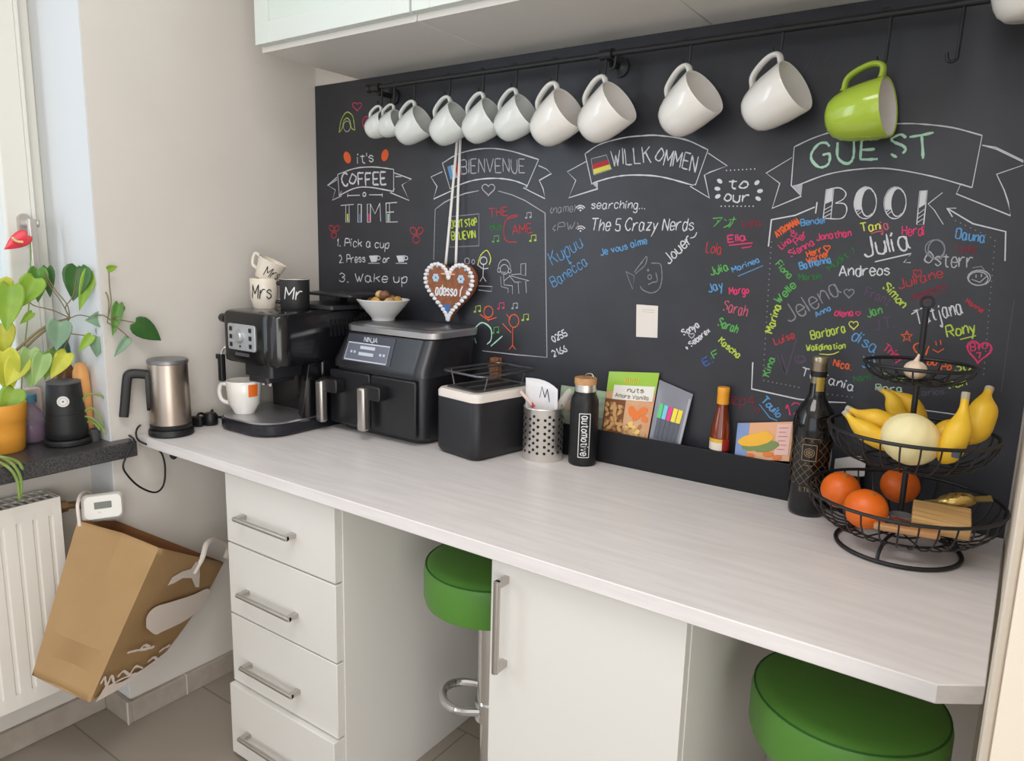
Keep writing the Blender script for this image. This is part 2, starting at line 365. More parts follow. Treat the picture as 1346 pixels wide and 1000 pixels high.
def text_strokes(txt, p0, p1, h, curve=0.0, slant=0.0, wob=0.18, hand=True):
    """strokes of handwriting between two photo pixels on a baseline, cap height h pixels, as photo-pixel polylines"""
    x = 0; items = []
    for ch in txt:
        if ch == ' ': x += 3.2; continue
        items.append((ch, x)); x += GW[ch] + 1.7
    tot = x - 1.7
    dx, dy = p1[0] - p0[0], p1[1] - p0[1]; L = math.hypot(dx, dy); ux, uy = dx / L, dy / L; vx, vy = uy, -ux
    sx, sy = L / max(tot, 1), h / 6.0; res = []
    for ch, x0 in items:
        jy = random.uniform(-wob, wob) * 1.4; jr = random.uniform(-wob, wob) * 0.25
        for stt in GL[ch]:
            q = [(a + random.uniform(-wob, wob) * 0.6, b + random.uniform(-wob, wob) * 0.6) for a, b in stt]
            if len(q) > 2: q = sm2(q, 4)
            elif hand: m = ((q[0][0] + q[1][0]) / 2 + random.uniform(-wob, wob), (q[0][1] + q[1][1]) / 2 + random.uniform(-wob, wob)); q = sm2([q[0], m, q[1]], 3)
            out = []
            for a, b in q:
                X = (x0 + a + jr * b + slant * b) * sx; t = X / L * 2 - 1
                Y = (b + jy) * sy + curve * (1 - t * t)
                out.append((p0[0] + ux * X + vx * Y, p0[1] + uy * X + vy * Y))
            res.append(out)
    return res
def chalk(name, col, strokes, w=1.5, smooth=False, label=None, fills=(), parent=None, jit=0.3):
    m = M()
    for st in strokes:
        if smooth and len(st) > 2: st = sm2(st, 5)
        P = [bd(*p) for p in st]
        m.ribbon(P, w * 0.88 * mpp(P[0]), V((0, -1, 0)), jit)
    for f in fills:
        P = [bd(*p) for p in f]; m.add(P, [tuple(range(len(P)))])
    o = m.out(name, CH[col], parent or CB, smooth=0)
    if label: o['label'] = label
    return o
def words(txt, col, p0, p1, h, w=1.5, name='chalk_name', label=None, **k):
    return chalk(name, col, text_strokes(txt, p0, p1, h, **k), w, label=label)
def ell(cx, cy, rx, ry=None, n=14, a0=0, a1=360, rot=0):
    ry = ry or rx; c, s = math.cos(R(rot)), math.sin(R(rot)); o = []
    for k in range(n + 1):
        a = R(a0 + (a1 - a0) * k / n); x, y = rx * math.cos(a), ry * math.sin(a); o.append((cx + x * c - y * s, cy + x * s + y * c))
    return o
def heart(cx, cy, r, rot=0):
    o = []; c, s = math.cos(R(rot)), math.sin(R(rot))
    for k in range(25):
        t = 2 * math.pi * k / 24; x = r * (16 * math.sin(t) ** 3) / 17; y = -r * (13 * math.cos(t) - 5 * math.cos(2 * t) - 2 * math.cos(3 * t) - math.cos(4 * t)) / 17
        o.append((cx + x * c - y * s, cy + x * s + y * c))
    return o
def dots(pts, r=0.8): return [ell(x, y, r, n=7)[:-1] for x, y in pts]
def along(p, q, n): return [(p[0] + (q[0] - p[0]) * k / (n - 1), p[1] + (q[1] - p[1]) * k / (n - 1)) for k in range(n)]
def note(x, y, s=1): return [[(x - 3 * s, y + 4 * s), (x - 3 * s, y - 4 * s)], [(x - 3 * s, y - 4 * s), (x + 4 * s, y - 5 * s)], [(x + 4 * s, y - 5 * s), (x + 4 * s, y + 3 * s)]], [ell(x - 4.2 * s, y + 4 * s, 2 * s, 1.5 * s, 8)[:-1], ell(x + 2.8 * s, y + 3 * s, 2 * s, 1.5 * s, 8)[:-1]]
def sharp(*segs): return [list(s) for s in segs]
# --- coffee time
chalk('girl_drawing', 'lime', [[(445.6, 174), (448, 160), (451.5, 152), (455.3, 147.8), (459, 148), (464, 154), (466.5, 171)], [(446, 174), (450, 168), (451.5, 160)], [(466, 171), (462, 168), (460, 158)], [(451.5, 159), (456, 155), (460.5, 159)]], 1.3, True)
chalk('girl_face', 'grey', [ell(456, 166, 4.6, 7)], 1.1)
chalk('chalk_heart', 'pink', [heart(469.5, 139.5, 6.5)], 1.3, label='small pink chalk heart')
chalk('face_drawing', 'pink', [ell(482, 161, 5.5, 8), ell(483, 160, 2.5, 4)], 1.5)
words("it's", 'white', (470, 214.5), (491, 213), 13, 1.6, 'coffee_lettering')
for x, y, r_ in ((456.5, 207, -15), (506, 204, 12)):
    chalk('coffee_bean', 'orange', [], fills=[ell(x, y, 4.6, 8, 14, rot=r_)[:-1]])
chalk('banner', 'white', [sm2([(444, 229), (468, 221), (492, 219.5), (517.5, 222.5)]), sm2([(445.5, 257), (466, 247.5), (485, 246), (517.5, 251.5)])] + sharp([(444, 229), (446, 257)], [(517.5, 222.5), (517.5, 251.5)], [(443, 233), (430.5, 243.5), (441, 249.5), (437, 263), (449, 257.5), (449, 251), (446, 257)], [(518, 227), (541, 235.5), (528.5, 243), (538, 263.5), (513, 253), (519, 248)], [(431, 244), (443, 236)], [(520, 232), (528, 232)]), 1.5)
words('COFFEE', 'white', (450, 244.5), (508, 242), 16, 2.6, 'coffee_lettering')
chalk('divider', 'white', [[(457, 257), (473, 256.5)], [(485, 256), (503, 256)], [(457, 254), (457, 259)], [(502.5, 254), (502.5, 259)], ell(479, 255.5, 2, 2.5)], 1.7)
chalk('time_lettering', 'white', [[(448, 270), (465, 268.5)], [(454.5, 270), (454.5, 292), (459, 292), (459, 270)], [(470.5, 268.5), (470.5, 292), (475, 292), (475, 268.5), (470.5, 268.5)], [(483, 292), (483, 268), (487, 268), (487, 292), (483, 292)], [(487, 268), (493, 281), (499.5, 267)], [(499.5, 267), (500.5, 291)],
                             [(522, 266), (507.5, 267), (508, 292), (523, 291.5)], [(512, 267), (512.5, 292)], [(508, 279), (518, 278.5)]], 1.7)
for c, x in (('lime', 456.8), ('blue', 472.8), ('pink', 485), ('mint', 510.2)):
    chalk('time_patch', c, [[(x, 281), (x, 291)]], 3.4)
for x, y, s in ((439, 303, 1), (547, 307, 1.25)):
    chalk('flower_drawing', 'red', [ell(x - 3 * s, y - 3 * s, 3 * s, 4 * s, rot=-30), ell(x + 4 * s, y - 3 * s, 3 * s, 4 * s, rot=30), ell(x, y + 6 * s, 3.5 * s, 4 * s), [(x, y - 2), (x + 1, y + 4)]], 1.2)
words('1. Pick a cup', 'white', (442, 323), (511, 326), 10, 1.4, 'instruction_line')
words('2. Press', 'white', (446, 345.5), (480, 344.5), 10, 1.4, 'instruction_line')
words('or', 'white', (503, 345), (512, 345), 9, 1.4, 'instruction_line')
words('3. Wake up', 'white', (446, 370), (535, 371), 11, 1.4, 'instruction_line')
for x in (491, 527):
    chalk('cup_drawing', 'white', [ell(x + 6, 339, 3, 2.5), [(x - 7, 346), (x + 8, 346)]], 1.3, fills=[[(x - 6, 336), (x + 6, 335.5), (x + 4, 344), (x - 3, 344.5)]])
# --- bienvenue
chalk('banner', 'white', [sm2([(581.6, 214.4), (604, 201.6), (636, 195.2), (668, 197.7), (708, 209.6)]), sm2([(591, 248), (620, 237.5), (649, 234.3), (674, 237), (693.5, 244)])] + sharp([(581.6, 214.4), (592, 249)], [(708, 209.6), (692, 247)], [(581.6, 225.6), (566.5, 232.5), (574.5, 245), (570, 261.5), (593, 251)], [(693.5, 244), (688, 247), (695, 250)], [(708, 217.6), (718, 222), (725, 228), (709, 237), (714, 248), (716.5, 261), (694, 250)]), 1.7)
words('BIENVENUE', 'grey', (606, 228.5), (690, 228), 18, 1.6, 'banner_lettering', curve=2)
for c, p in (('blue', [(588, 219), (592.5, 217.5), (596, 235), (592, 236)]), ('white', [(592.5, 217.5), (597.5, 216), (601, 233.5), (596, 235)]), ('red', [(597.5, 216), (602.5, 214.5), (606, 232), (601, 233.5)])):
    chalk('flag_drawing', c, [], fills=[p])
chalk('chalk_heart', 'grey', [heart(642, 248.5, 9)], 1.5, label='white chalk outline heart under the left banner')
chalk('frame_drawing', 'grey', sharp([(629.5, 250.5), (612, 254), (597.6, 259), (584, 266), (572, 275), (570, 342)], [(655, 251), (673, 256), (690, 263.5), (716.5, 280), (717.5, 370), (719, 469.6), (678, 466), (634, 461)]), 1.6)
chalk('frame_drawing', 'faint', [], fills=dots(along((714, 290), (715.5, 462), 24) + along((576, 282), (575, 330), 8) + along((596, 264), (626, 256), 8), 0.7))
chalk('sign_drawing', 'dim', sharp([(589.6, 285), (629.5, 281), (629.5, 323), (591, 324.7), (589.6, 285)]), 1.6)
words("DON'T STOP", 'lime', (593, 300), (627, 297), 10, 1.9, 'sign_lettering'); words('BELIEVIN', 'lime', (594, 315), (625, 312.5), 10, 1.9, 'sign_lettering')
words('THE', 'red', (643, 285), (668, 283), 11, 1.4, 'game_lettering'); words('AME', 'red', (674, 307.5), (700, 305), 12, 1.4, 'game_lettering')
chalk('game_lettering', 'red', [[(681, 282), (668, 286), (662.5, 299), (665, 316), (680, 318)], [(667, 288), (681, 284)]], 1.5, True)
chalk('scribble', 'dgreen', text_strokes('blue', (645, 303), (660, 301), 8), 1.4)
for c, x, y, s in (('green', 652, 314, 0.9), ('lime', 701, 313, 0.9), ('grey', 695, 283, 0.8), ('lime', 628, 406, 0.9), ('pink', 659, 402, 0.9), ('grey', 677, 402, 0.8), ('lime', 691, 417, 0.9), ('green', 652, 434, 0.9)):
    a, b = note(x, y, s); chalk('music_note', c, a, 1.3, fills=b)
chalk('stick_figure', 'white', [ell(635.6, 342.5, 4.6, 5), [(635.6, 348), (634.8, 363.4)], [(627.5, 348), (635, 353.5), (642, 352.4)], [(634.8, 363.4), (630.8, 370)], [(634.8, 363.4), (639, 370)]], 1.4, label='white stick figure with yellow hair')
chalk('hair_drawing', 'yellow', [[(628, 349), (630, 340), (633, 334), (640, 329), (645, 339), (643, 348)]], 1.4, True)
chalk('circle_drawing', 'grey', [ell(614, 343, 3.2, 4), [(614, 347), (616, 351)]], 1.2); chalk('circle_drawing', 'grey', [ell(622, 344, 1.8, 3)], 1.2); chalk('bench_drawing', 'grey', [[(628.6, 375.5), (647, 376.6), (646, 383), (628.6, 381)]], 1.2)
chalk('stick_figure', 'grey', [ell(663, 354, 5.5, 6.5), ell(663, 352, 8, 11, 12, 180, 360), ell(656, 355, 2, 3, 8), ell(670, 356, 2, 3, 8), [(660, 357), (663, 358.5), (665, 357)], [(662, 361), (662.7, 374.4), (673.7, 375.5), (673.7, 386.5)], [(658, 363), (659, 376.6), (668, 379), (668, 385)], [(662.7, 369), (670, 363)]], 1.2, label='white stick figure with headphones at a computer')
chalk('desk_drawing', 'grey', [[(669, 362), (695.7, 369), (677, 371), (669, 362)], [(684.7, 347), (691, 346), (691, 362), (684.7, 361), (684.7, 347)], [(681, 371), (682, 386)], [(691, 370), (692, 385)], [(672, 361), (684, 360)]], 1.2)
chalk('stick_figure', 'orange', [ell(642, 409.6, 6, 7.5), [(631, 413), (642, 420.6), (653, 417)], [(642, 418), (642, 423)]], 1.5, label='orange dancing stick figure, head and arms only')
chalk('stick_figure', 'orange', [ell(675.5, 421.7, 6.5, 8.5), [(674, 430.5), (673.7, 453.6)], [(673.7, 453.6), (669, 459.5)], [(673.7, 453.6), (678, 459.5)], [(672, 437), (660.5, 425)], [(666, 413), (671, 420)]], 1.6, label='orange dancing stick figure with raised arm')
chalk('green_arc', 'mint', [[(626, 451), (622.5, 436), (633, 424), (645, 431.6), (645.5, 446), (640, 452.5)], [(645, 455), (652, 449), (660.5, 441.5)]], 2.0, True)
words('0255', 'white', (728, 450), (745.5, 440), 8.5, 1.8, 'number_lettering'); words('2166', 'white', (728, 469), (745.5, 461), 8.5, 1.8, 'number_lettering')
# --- willkommen
chalk('banner', 'white', [sm2([(769, 202), (789, 189.5), (820, 181), (843, 178.5), (865, 178), (900.6, 183.4), (930.7, 196.8)]), sm2([(780, 240), (807, 232.6), (833.7, 230), (869, 232.4), (911.7, 243.6)])] + sharp([(769, 202), (778, 242.5)], [(930.7, 196.8), (914, 243.6)], [(771, 212), (745.7, 225.7), (757, 237), (747.5, 260), (785.8, 248), (784, 240)], [(930.7, 201), (956, 218), (934, 226), (926, 230), (932.4, 260), (907, 244.7), (914, 242)]), 1.8)
words('WILLK', 'white', (804, 218.5), (856, 214), 21, 1.9, 'banner_lettering', curve=1); words('OMMEN', 'white', (860, 214.5), (914, 226), 21, 1.9, 'banner_lettering', curve=1)
for c, f0, f1 in (('faint', 0, 0.34), ('red', 0.34, 0.67), ('yellow', 0.67, 1)):
    a, b, c2, d_ = (777, 209), (797, 203.5), (803.6, 222), (780.5, 229.5); L_ = lambda p, q, t: (p[0] + (q[0] - p[0]) * t, p[1] + (q[1] - p[1]) * t)
    chalk('flag_drawing', c, [], fills=[[L_(a, d_, f0), L_(b, c2, f0), L_(b, c2, f1), L_(a, d_, f1)]])
chalk('flag_outline', 'white', [[(777, 209), (797, 203.5), (803.6, 222), (780.5, 229.5), (777, 209)]], 1.2)
chalk('fold_fill', 'grey', [], fills=[[(777, 240), (786, 240), (785.5, 248)]])
for y, x0, t in ((281, 723, '(name)'), (304, 726, '(PW)')):
    words(t, 'dim', (x0, y), (x0 + 33, y - 3.5), 10, 1.3, 'network_lettering', slant=0.25)
for y in (271, 298):
    chalk('signal_drawing', 'white', [ell(763, y + 6, 7, 7, 8, 210, 330), ell(763, y + 6, 4.4, 4.2, 8, 210, 330)], 1.7, fills=[ell(763, y + 5.5, 1.3, n=6)[:-1]])
words('searching...', 'white', (777, 274), (848, 274), 10.5, 1.4, 'network_lettering', slant=0.2)
words('The 5 Crazy Nerds', 'white', (776, 303), (911, 302.5), 15.5, 1.6, 'network_lettering', slant=0.3)
words('Jouer', 'white', (879, 347), (911, 317), 14, 1.9, slant=0.1); chalk('smile_drawing', 'white', [[(907, 313), (913, 311), (916, 305)]], 1.4, True)
words('Kupuu', 'blue', (727, 349), (767, 324), 17, 1.3, slant=0.2); words('+', 'blue', (749, 349), (753, 347), 8, 1.3); words('Banecca', 'blue', (728, 378), (773, 347), 13, 1.3, slant=0.2)
words('Je vous aime', 'blue', (790, 336), (851, 320), 8.5, 1.7)
chalk('fish_drawing', 'dim', [[(841.5, 375.8), (845, 381), (856, 385), (866, 380), (870, 367), (869.4, 352), (867, 346.5), (856, 345.7)], [(833.7, 358), (842.6, 345.7), (850, 336.8), (848, 348), (835, 360)], ell(854, 364, 2.4, 3), [(852, 374), (858, 371), (864, 369), (862, 358)], [(836, 354), (845, 344)], ell(852, 355, 1, 1, 6)], 1.3, True)
chalk('fish_drawing', 'dim', sharp([(822.6, 356.8), (833.7, 362.4), (831.5, 380), (822.6, 356.8)]), 1.3)
words('to', 'white', (957, 248), (982, 247), 14, 2.3, 'greeting_lettering', slant=0.15); words('our', 'white', (952, 264), (984, 266), 14, 2.1, 'greeting_lettering')
chalk('dot_drawing', 'white', [], fills=[ell(x, y, 4, 2.7, 10, rot=q)[:-1] for x, y, q in ((946, 238, 40), (943, 248, 10), (943.5, 258, -30), (995, 240, -40), (999, 251, -10), (996.5, 261, 30))] + dots(along((955, 224), (992, 222), 8) + along((948, 271), (990, 271), 9), 0.9))
chalk('chalk_name', 'green', [[(937, 287), (950, 286), (945, 291), (938, 298)], [(952, 288), (955, 290)], [(951, 299), (958, 296), (961, 291)], [(958, 289), (968, 288)], [(965, 285), (963, 293), (958, 299)], [(943, 289), (944, 293)]], 1.7)
for t, c, a, b, h, w in (('Lena', 'dark', (976, 299), (1001, 297), 11, 1.4), ('Lola', 'red', (928, 331), (948, 334), 14, 1.4), ('Ella', 'pink', (957, 318.5), (981, 316), 9, 2.1), ('Julia', 'green', (935, 362), (958, 354), 10, 1.8), ('Marinea', 'blue', (964, 358), (999, 344), 7, 1.6),
                         ('Jay', 'blue', (932, 384), (951, 379), 11, 1.8), ('Margo', 'pink', (959, 387), (984, 385), 9, 1.8), ('Sarah', 'rose', (950, 408), (981, 416), 14, 1.6), ('Sarah', 'green', (943, 428), (968, 438), 11, 1.9), ('Sonya', 'white', (899, 441), (920, 429), 8, 1.8), ('+ Seberex', 'white', (903, 460), (934, 436), 7, 1.7),
                         ('Kascha', 'lime', (944, 449), (970, 471), 8, 1.9), ('F', 'green', (939, 471), (946, 467), 9, 1.7), ('E:', 'navy', (927, 481), (938, 475), 10, 1.9)):
    words(t, c, a, b, h, w)
chalk('underline', 'pink', [[(958, 322.5), (975, 320.5), (990, 319), (987, 324), (975, 326)]], 2); chalk('underline', 'blue', [[(970, 363), (1003, 349)]], 1.4)
chalk('chalk_heart', 'grey', [heart(909, 441, 4)], 1.5, label='tiny grey heart between white names')
# --- guest book
chalk('banner', 'white', [sm2([(1044, 193), (1070, 181), (1100, 171.7), (1140, 164.5), (1182.6, 162.5), (1211, 163), (1252, 167.7), (1291, 178)]), sm2([(1048, 243.5), (1088.8, 228.8), (1132, 222), (1170, 221.8), (1224.7, 231.6), (1277.7, 246.5)])] + sharp([(1044, 193), (1040, 243.8), (1053, 258), (1015, 273.7), (1025, 241), (1007, 227.5), (1041, 207)], [(1291, 178), (1277.7, 246.5)], [(1291, 190.8), (1309, 193.5), (1345, 211)], [(1345, 217), (1310, 229), (1320, 250), (1325, 265), (1328.5, 283.5), (1257, 254.7), (1263, 241.5), (1278, 246.5)], [(1291, 190.8), (1310, 196), (1345, 213)]), 1.7)
chalk('fold_fill', 'grey', [], fills=[[(1041, 244), (1055, 241), (1053, 258)]])
for t, a, b, h in (('G', (1067, 220), (1090, 217), 30), ('U', (1101, 215), (1122, 213), 28), ('E', (1131, 210), (1154, 209), 26), ('S', (1171, 207), (1190, 206), 30), ('T', (1197, 211), (1229, 205), 31)):
    words(t, 'mint', a, b, h, 3.6, 'guest_lettering', slant=0.12, wob=0.1)
def bookO(cx, rx=14.5, ry=21):
    o = ell(cx, 266.5, rx, ry, 22, rot=4); i_ = ell(cx + 3.5, 266, rx - 5.5, ry - 2.5, 22, rot=4)
    return [o, i_[3:-3]] + [[(cx - rx + 1 + k, 272 + k * 3.4), (cx - rx + 7 + k, 267 + k * 3.6)] for k in range(4)], [[p for p in ell(cx, 266.5, rx, ry, 8, 150, 265, 4)] + [p for p in ell(cx + 3.5, 266, rx - 5.5, ry - 2.5, 8, 265, 150, 4)]]
for cx in (1137.5, 1176.5):
    a, b = bookO(cx); chalk('book_lettering', 'white', a, 1.5, fills=b)
chalk('book_lettering', 'white', sharp([(1086, 249), (1096, 247), (1092, 287), (1082, 287), (1086, 249)], [(1083, 276), (1094, 270)], [(1082.5, 281), (1093.5, 275)], [(1082, 286), (1093, 280)]) + [sm2([(1091, 248), (1104, 247), (1112, 254), (1108, 262), (1098, 267)]), sm2([(1098, 267), (1110, 268), (1113, 277), (1106, 287), (1084, 287)])], 1.5, fills=[[(1086, 249), (1096, 247), (1094, 264), (1084.5, 268)]])
chalk('book_lettering', 'white', sharp([(1209, 251), (1219, 250), (1214, 295), (1205, 295), (1209, 251)], [(1206, 282), (1215, 275)], [(1206, 287), (1215, 281)], [(1205, 293), (1214, 287)], [(1239, 253), (1220, 268), (1228, 276), (1240, 295)]), 1.5, fills=[[(1209, 251), (1219, 250), (1217, 268), (1207, 274)]])
for g in ([[(1010, 324), (1014, 288.7), (1045, 283), (1071, 272)], [(1074, 265.5), (1072, 280.5)]], [[(1245, 273.7), (1279, 294), (1322, 304.4), (1321, 343)], [(1252, 285), (1245, 273.7), (1257, 273.5)]], [[(989.5, 476), (988, 511), (1049, 524.5), (1080, 528), (1112, 529)]], [[(1215, 539), (1259, 545)]]):
    chalk('frame_drawing', 'white', g, 2.0)
chalk('frame_drawing', 'dim', [], fills=dots(along((1014, 318), (1003, 494), 26) + along((1004, 500), (1050, 509), 9) + along((1075, 516), (1120, 522), 8) + along((1308, 316), (1293, 492), 24) + along((1256, 290), (1302, 312), 8), 0.9))
NM = '''AYROMAN,orange,1022,313,1051,294,9,2|Bender,blue,1053,297,1088,292,8,1.6|Lina,pink,1028,328,1041,317,8,1.6|&,pink,1042,313,1049,308,9,1.5|Per,pink,1048,322,1062,309,9,1.7|Jonathan,pink,1074,316,1119,310,9,1.8|Sienna,pink,1040,338,1071,321,9,1.7
Herr,orange,1062,338,1081,331,8,1.8|Warner,orange,1062,347,1091,336,8,1.8|Mudit :),dgreen,1091,356,1124,331,8,1.6|Tan,yellow,1132,305,1157,301,11,1.7|ja,rose,1157,303,1169,300,11,1.7|Julia,white,1137,338,1197,326,25,2.6|Herdi,pink,1186,309,1215,309,12,1.8|Dauna,blue,1256,313,1294,319,13,2
Lydia,dark,1257,330,1283,332,9,1.5|Fiona,green,1019,348,1037,367,9,1.7|Bathanna,blue,1052,354,1093,345,9,1.9|Martin,dgreen,1050,368,1079,367,8,1.7|Andreos,white,1103,363,1169,361,14,1.9|Jelena,dim,1038,424,1106,384,22,2|Franz,purple,1136,388,1168,401,12,1.5
Simon,lime,1160,378,1186,405,11,2|Marina,lime,1015,438,1027,402,10,2|Welle,green,1024,400,1047,376,10,1.9|Anna,blue,1073,417,1093,407,7,1.6|Olena,pink,1097,416,1122,415,8,1.9|Jan,green,1141,417,1160,412,11,1.7|Luise,red,1019,453,1045,444,9,1.7|Barbara,lime,1067,446,1112,436,11,1.8
Walidination,lime,1060,461,1111,458,8,1.7|disa,blue,1118,446,1149,464,15,1.9|J.T.,purple,1151,434,1176,430,14,1.6|Thiny,pink,1160,459,1183,476,10,1.6|Kina,green,1011,495,1019,471,9,1.8|Nica.,orange,1095,481,1119,486,9,1.9|Je L,blue,1134,483,1155,478,14,1.9
Tatiania,white,1052,493,1121,514,11,1.7|Takura,green,1160,499,1188,503,9,1.6|Para,mint,1151,513,1186,515,8,1.4|hans,dgreen,1123,502,1146,498,8,1.5|Juliane,red,1182,379,1240,364,12,1.6|Namanu,dark,1202,395,1243,378,9,1.6|Tatjana,white,1205,427,1266,412,19,1.9|Rony,lime,1246,444,1283,436,15,2.1
Hannel,red,1269,397,1290,411,6,1.4|Cl,orange,1200,461,1217,467,13,2|oo,orange,1219,480,1231,480,10,1.8|Po,orange,1237,486,1250,486,10,1.8|ou,lime,1255,489,1276,485,10,1.8|Sun,lime,1247,511,1271,506,9,1.7|Carlos,faint,1204,521,1241,518,8,1.4|@p4,dark,957,531,993,532,12,1.6
Touilo,blue,1000,527,1022,549,10,2|12,pink,1032,547,1056,541,14,2|Osterr,grey,1215,348,1278,352,19,1.8'''
for ln in NM.split('\n'):
    for e in ln.split('|'):
        t, c, x0, y0, x1, y1, h, w = e.split(','); words(t, c, (float(x0), float(y0)), (float(x1), float(y1)), float(h), float(w))
for c, x, y, r_, w in (('orange', 1087, 326, 4.5, 1.8), ('dim', 1116, 385, 7, 1.6), ('pink', 1128, 412, 3.5, 1.4), ('yellow', 1122, 427, 6.5, 1.6), ('red', 1206, 359, 6, 1.4), ('dark', 995, 539, 4, 1.4)):
    chalk('chalk_heart', c, [heart(x, y, r_)], w)
chalk('big_heart', 'pink', [heart(1287, 461, 17, 6)], 2.4, label='large pink chalk heart with letters inside'); words('B+O', 'pink', (1276, 461), (1299, 459), 10, 1.9, 'heart_lettering'); words('7', 'pink', (1284, 472), (1290, 471), 8, 1.9, 'heart_lettering')
chalk('star_drawing', 'orange', [[(1192 + r_ * math.cos(a), 442 + r_ * math.sin(a)) for r_, a in ((8 if k % 2 == 0 else 3, R(36 * k - 90)) for k in range(11))]], 1.8)
chalk('smile_drawing', 'orange', [[(1230, 448), (1231, 454)], [(1236, 447), (1237, 453)], [(1226, 459), (1233, 463), (1241, 458)]], 1.8)
chalk('smile_drawing', 'grey', [ell(1287, 365, 15, 10), ell(1286, 366, 13, 9), [(1283, 361), (1283, 365)], [(1290, 360), (1290, 364)], [(1277, 367), (1288, 371), (1297, 363)]], 1.6)
chalk('loop_drawing', 'dim', [ell(1229, 327, 13, 12), ell(1231, 328, 11, 13), [(1278, 352), (1290, 350), (1294, 355)]], 1.7)
chalk('underline', 'white', [[(1150, 344), (1198, 333), (1188, 345), (1197, 345)]], 2); chalk('underline', 'rose', [[(1145, 307), (1154, 304), (1162, 304)]], 1.7); chalk('underline', 'lime', [[(1262, 446), (1283, 441)]], 1.8); chalk('underline', 'dark', [[(1212, 398), (1244, 382)]], 1.3)
chalk('underline', 'blue', [[(998, 531), (1012, 549), (1022, 553)]], 1.5); chalk('underline', 'white', [[(1198, 413), (1206, 408), (1215, 403)]], 2); chalk('underline', 'yellow', [[(1077, 465), (1089, 466), (1096, 465), (1103, 462)]], 1.6)
chalk('scribble', 'purple', [[(1022, 466), (1033, 493), (1047, 445)], [(1027, 466), (1034, 488)], ell(1052, 472, 7, 5), ell(1053, 472, 4, 3)], 1.5)
chalk('scratch', 'faint', [[(1333, 395), (1326, 440), (1316, 515)]], 1.1); chalk('scratch', 'faint', [[(1068, 70), (1060, 88), (1050, 100)], [(1095, 70), (1080, 85)]], 0.8)
# ledge along the foot of the board
lg = M().box(0.838, 1.538, -0.032, -0.028, HC + 0.0003, 0.825).box(0.838, 1.538, -0.028, YB - 0.0002, HC + 0.0003, 0.815)
tag(lg.out('board_ledge', ledge_m, bevel=0.0012), 'long black ledge at the foot of the chalkboard holding packets', 'ledge')
# ------------------------------------------------------------------ rail, hooks, mugs
YR, ZR = -0.05, 1.631
rl = thing('mug_rail', 'thin black metal rail with hooks fixed under the wall cabinets', 'rail', (1.0, YR, ZR))
M().tube([(0.275, YR, ZR), (1.765, YR, ZR)], 0.0062, 12).out('bar', blackmet, rl)
for x in (0.300, 0.972, 1.745):
    M().lathe([(0.0001, 0), (0.022, 0), (0.022, 0.006), (0.010, 0.009), (0.0065, 0.012), (0.0065, 0.058), (0.0001, 0.058)], (x, YB - 0.0001, ZR - 0.012), 18, axis=(0, -1, 0)).lathe([(0.011, -0.014), (0.011, 0.014)], (x, YR, ZR), 16, axis=(1, 0, 0)).out('bracket', blackmet, rl)
M().lathe([(0.010, -0.008), (0.011, 0.004), (0.006, 0.009)], (0.274, YR, ZR), 16, axis=(-1, 0, 0)).out('end_cap', blackmet, rl)
def s_hook(X, L, label, name='s_hook'):               # S hook in the x-z plane over the rail, bottom of lower loop L below the rail axis
    r = 0.0085; pts = []
    for a in range(-20, 181, 25): pts.append((-r * math.cos(R(a)) * -1 * -1, 0, r * math.sin(R(a))))
    pts = [(-r * math.cos(R(a)), 0, r * math.sin(R(a))) for a in range(-30, 181, 21)]
    low = [(r * math.cos(R(a)) + 0.0, 0, -L + r + 0.0 + r * math.sin(R(a))) for a in range(0, -181, -20)]
    low2 = [(p[0] * 0.85, 0, p[2]) for p in low]
    o = M().tube(cat([V(p) for p in pts] + [V((r, 0, -0.012))] + [V(p) for p in low2] + [V((-r * 0.95, 0, -L + r + 0.006))], 3), 0.0028, 8).out(name, blackmet)
    o.location = (X, YR, ZR); o['label'] = label; o['category'] = 'hook'; o['group'] = 's hooks on the rail'
    return o
def mug_proto(Rr, h, m, inner, label, lip=None):
    t = thing('mug', label, 'mug', (0, 0, 0), 'mugs hanging from the rail')
    prof = [(0.0, 0.0), (Rr * 0.48, 0.0), (Rr * 0.55, 0.003), (Rr * 0.66, h * 0.07), (Rr * 0.78, h * 0.18), (Rr * 0.875, h * 0.34), (Rr * 0.955, h * 0.6), (Rr, h * 0.97), (Rr - 0.0015, h), (Rr - 0.004, h * 0.985)]
    M().lathe(prof, n=40, cap0=False, cap1=False).out('body', m, t, smooth=60)
    M().lathe([(Rr - 0.004, h * 0.985), (Rr - 0.0045, h * 0.6), (Rr * 0.80, h * 0.3), (Rr * 0.60, h * 0.1), (0.0, h * 0.06)], n=40, cap0=False, cap1=False).out('inside', inner, t, smooth=60)
    e = Rr * 0.50
    P = cat([(Rr * 0.99, 0, h * 0.90), (Rr + e * 0.70, 0, h * 0.92), (Rr + e, 0, h * 0.76), (Rr + e * 0.84, 0, h * 0.52), (Rr + e * 0.45, 0, h * 0.33), (Rr * 0.84, 0, h * 0.26)], 5)
    m2 = M(); rings = []
    for i, p in enumerate(P):
        tt = (P[min(i + 1, len(P) - 1)] - P[max(i - 1, 0)]).normalized(); w = V((0, 1, 0)); u = tt.cross(w)
        k = 1.25 if i in (0, len(P) - 1) else 1
        rings.append([p + (w * (Rr * 0.17 * math.cos(a)) + u * (Rr * 0.10 * math.sin(a))) * k for a in [2 * math.pi * j / 12 for j in range(12)]])
    m2.loft(rings).out('handle', m, t, smooth=60)
    return t
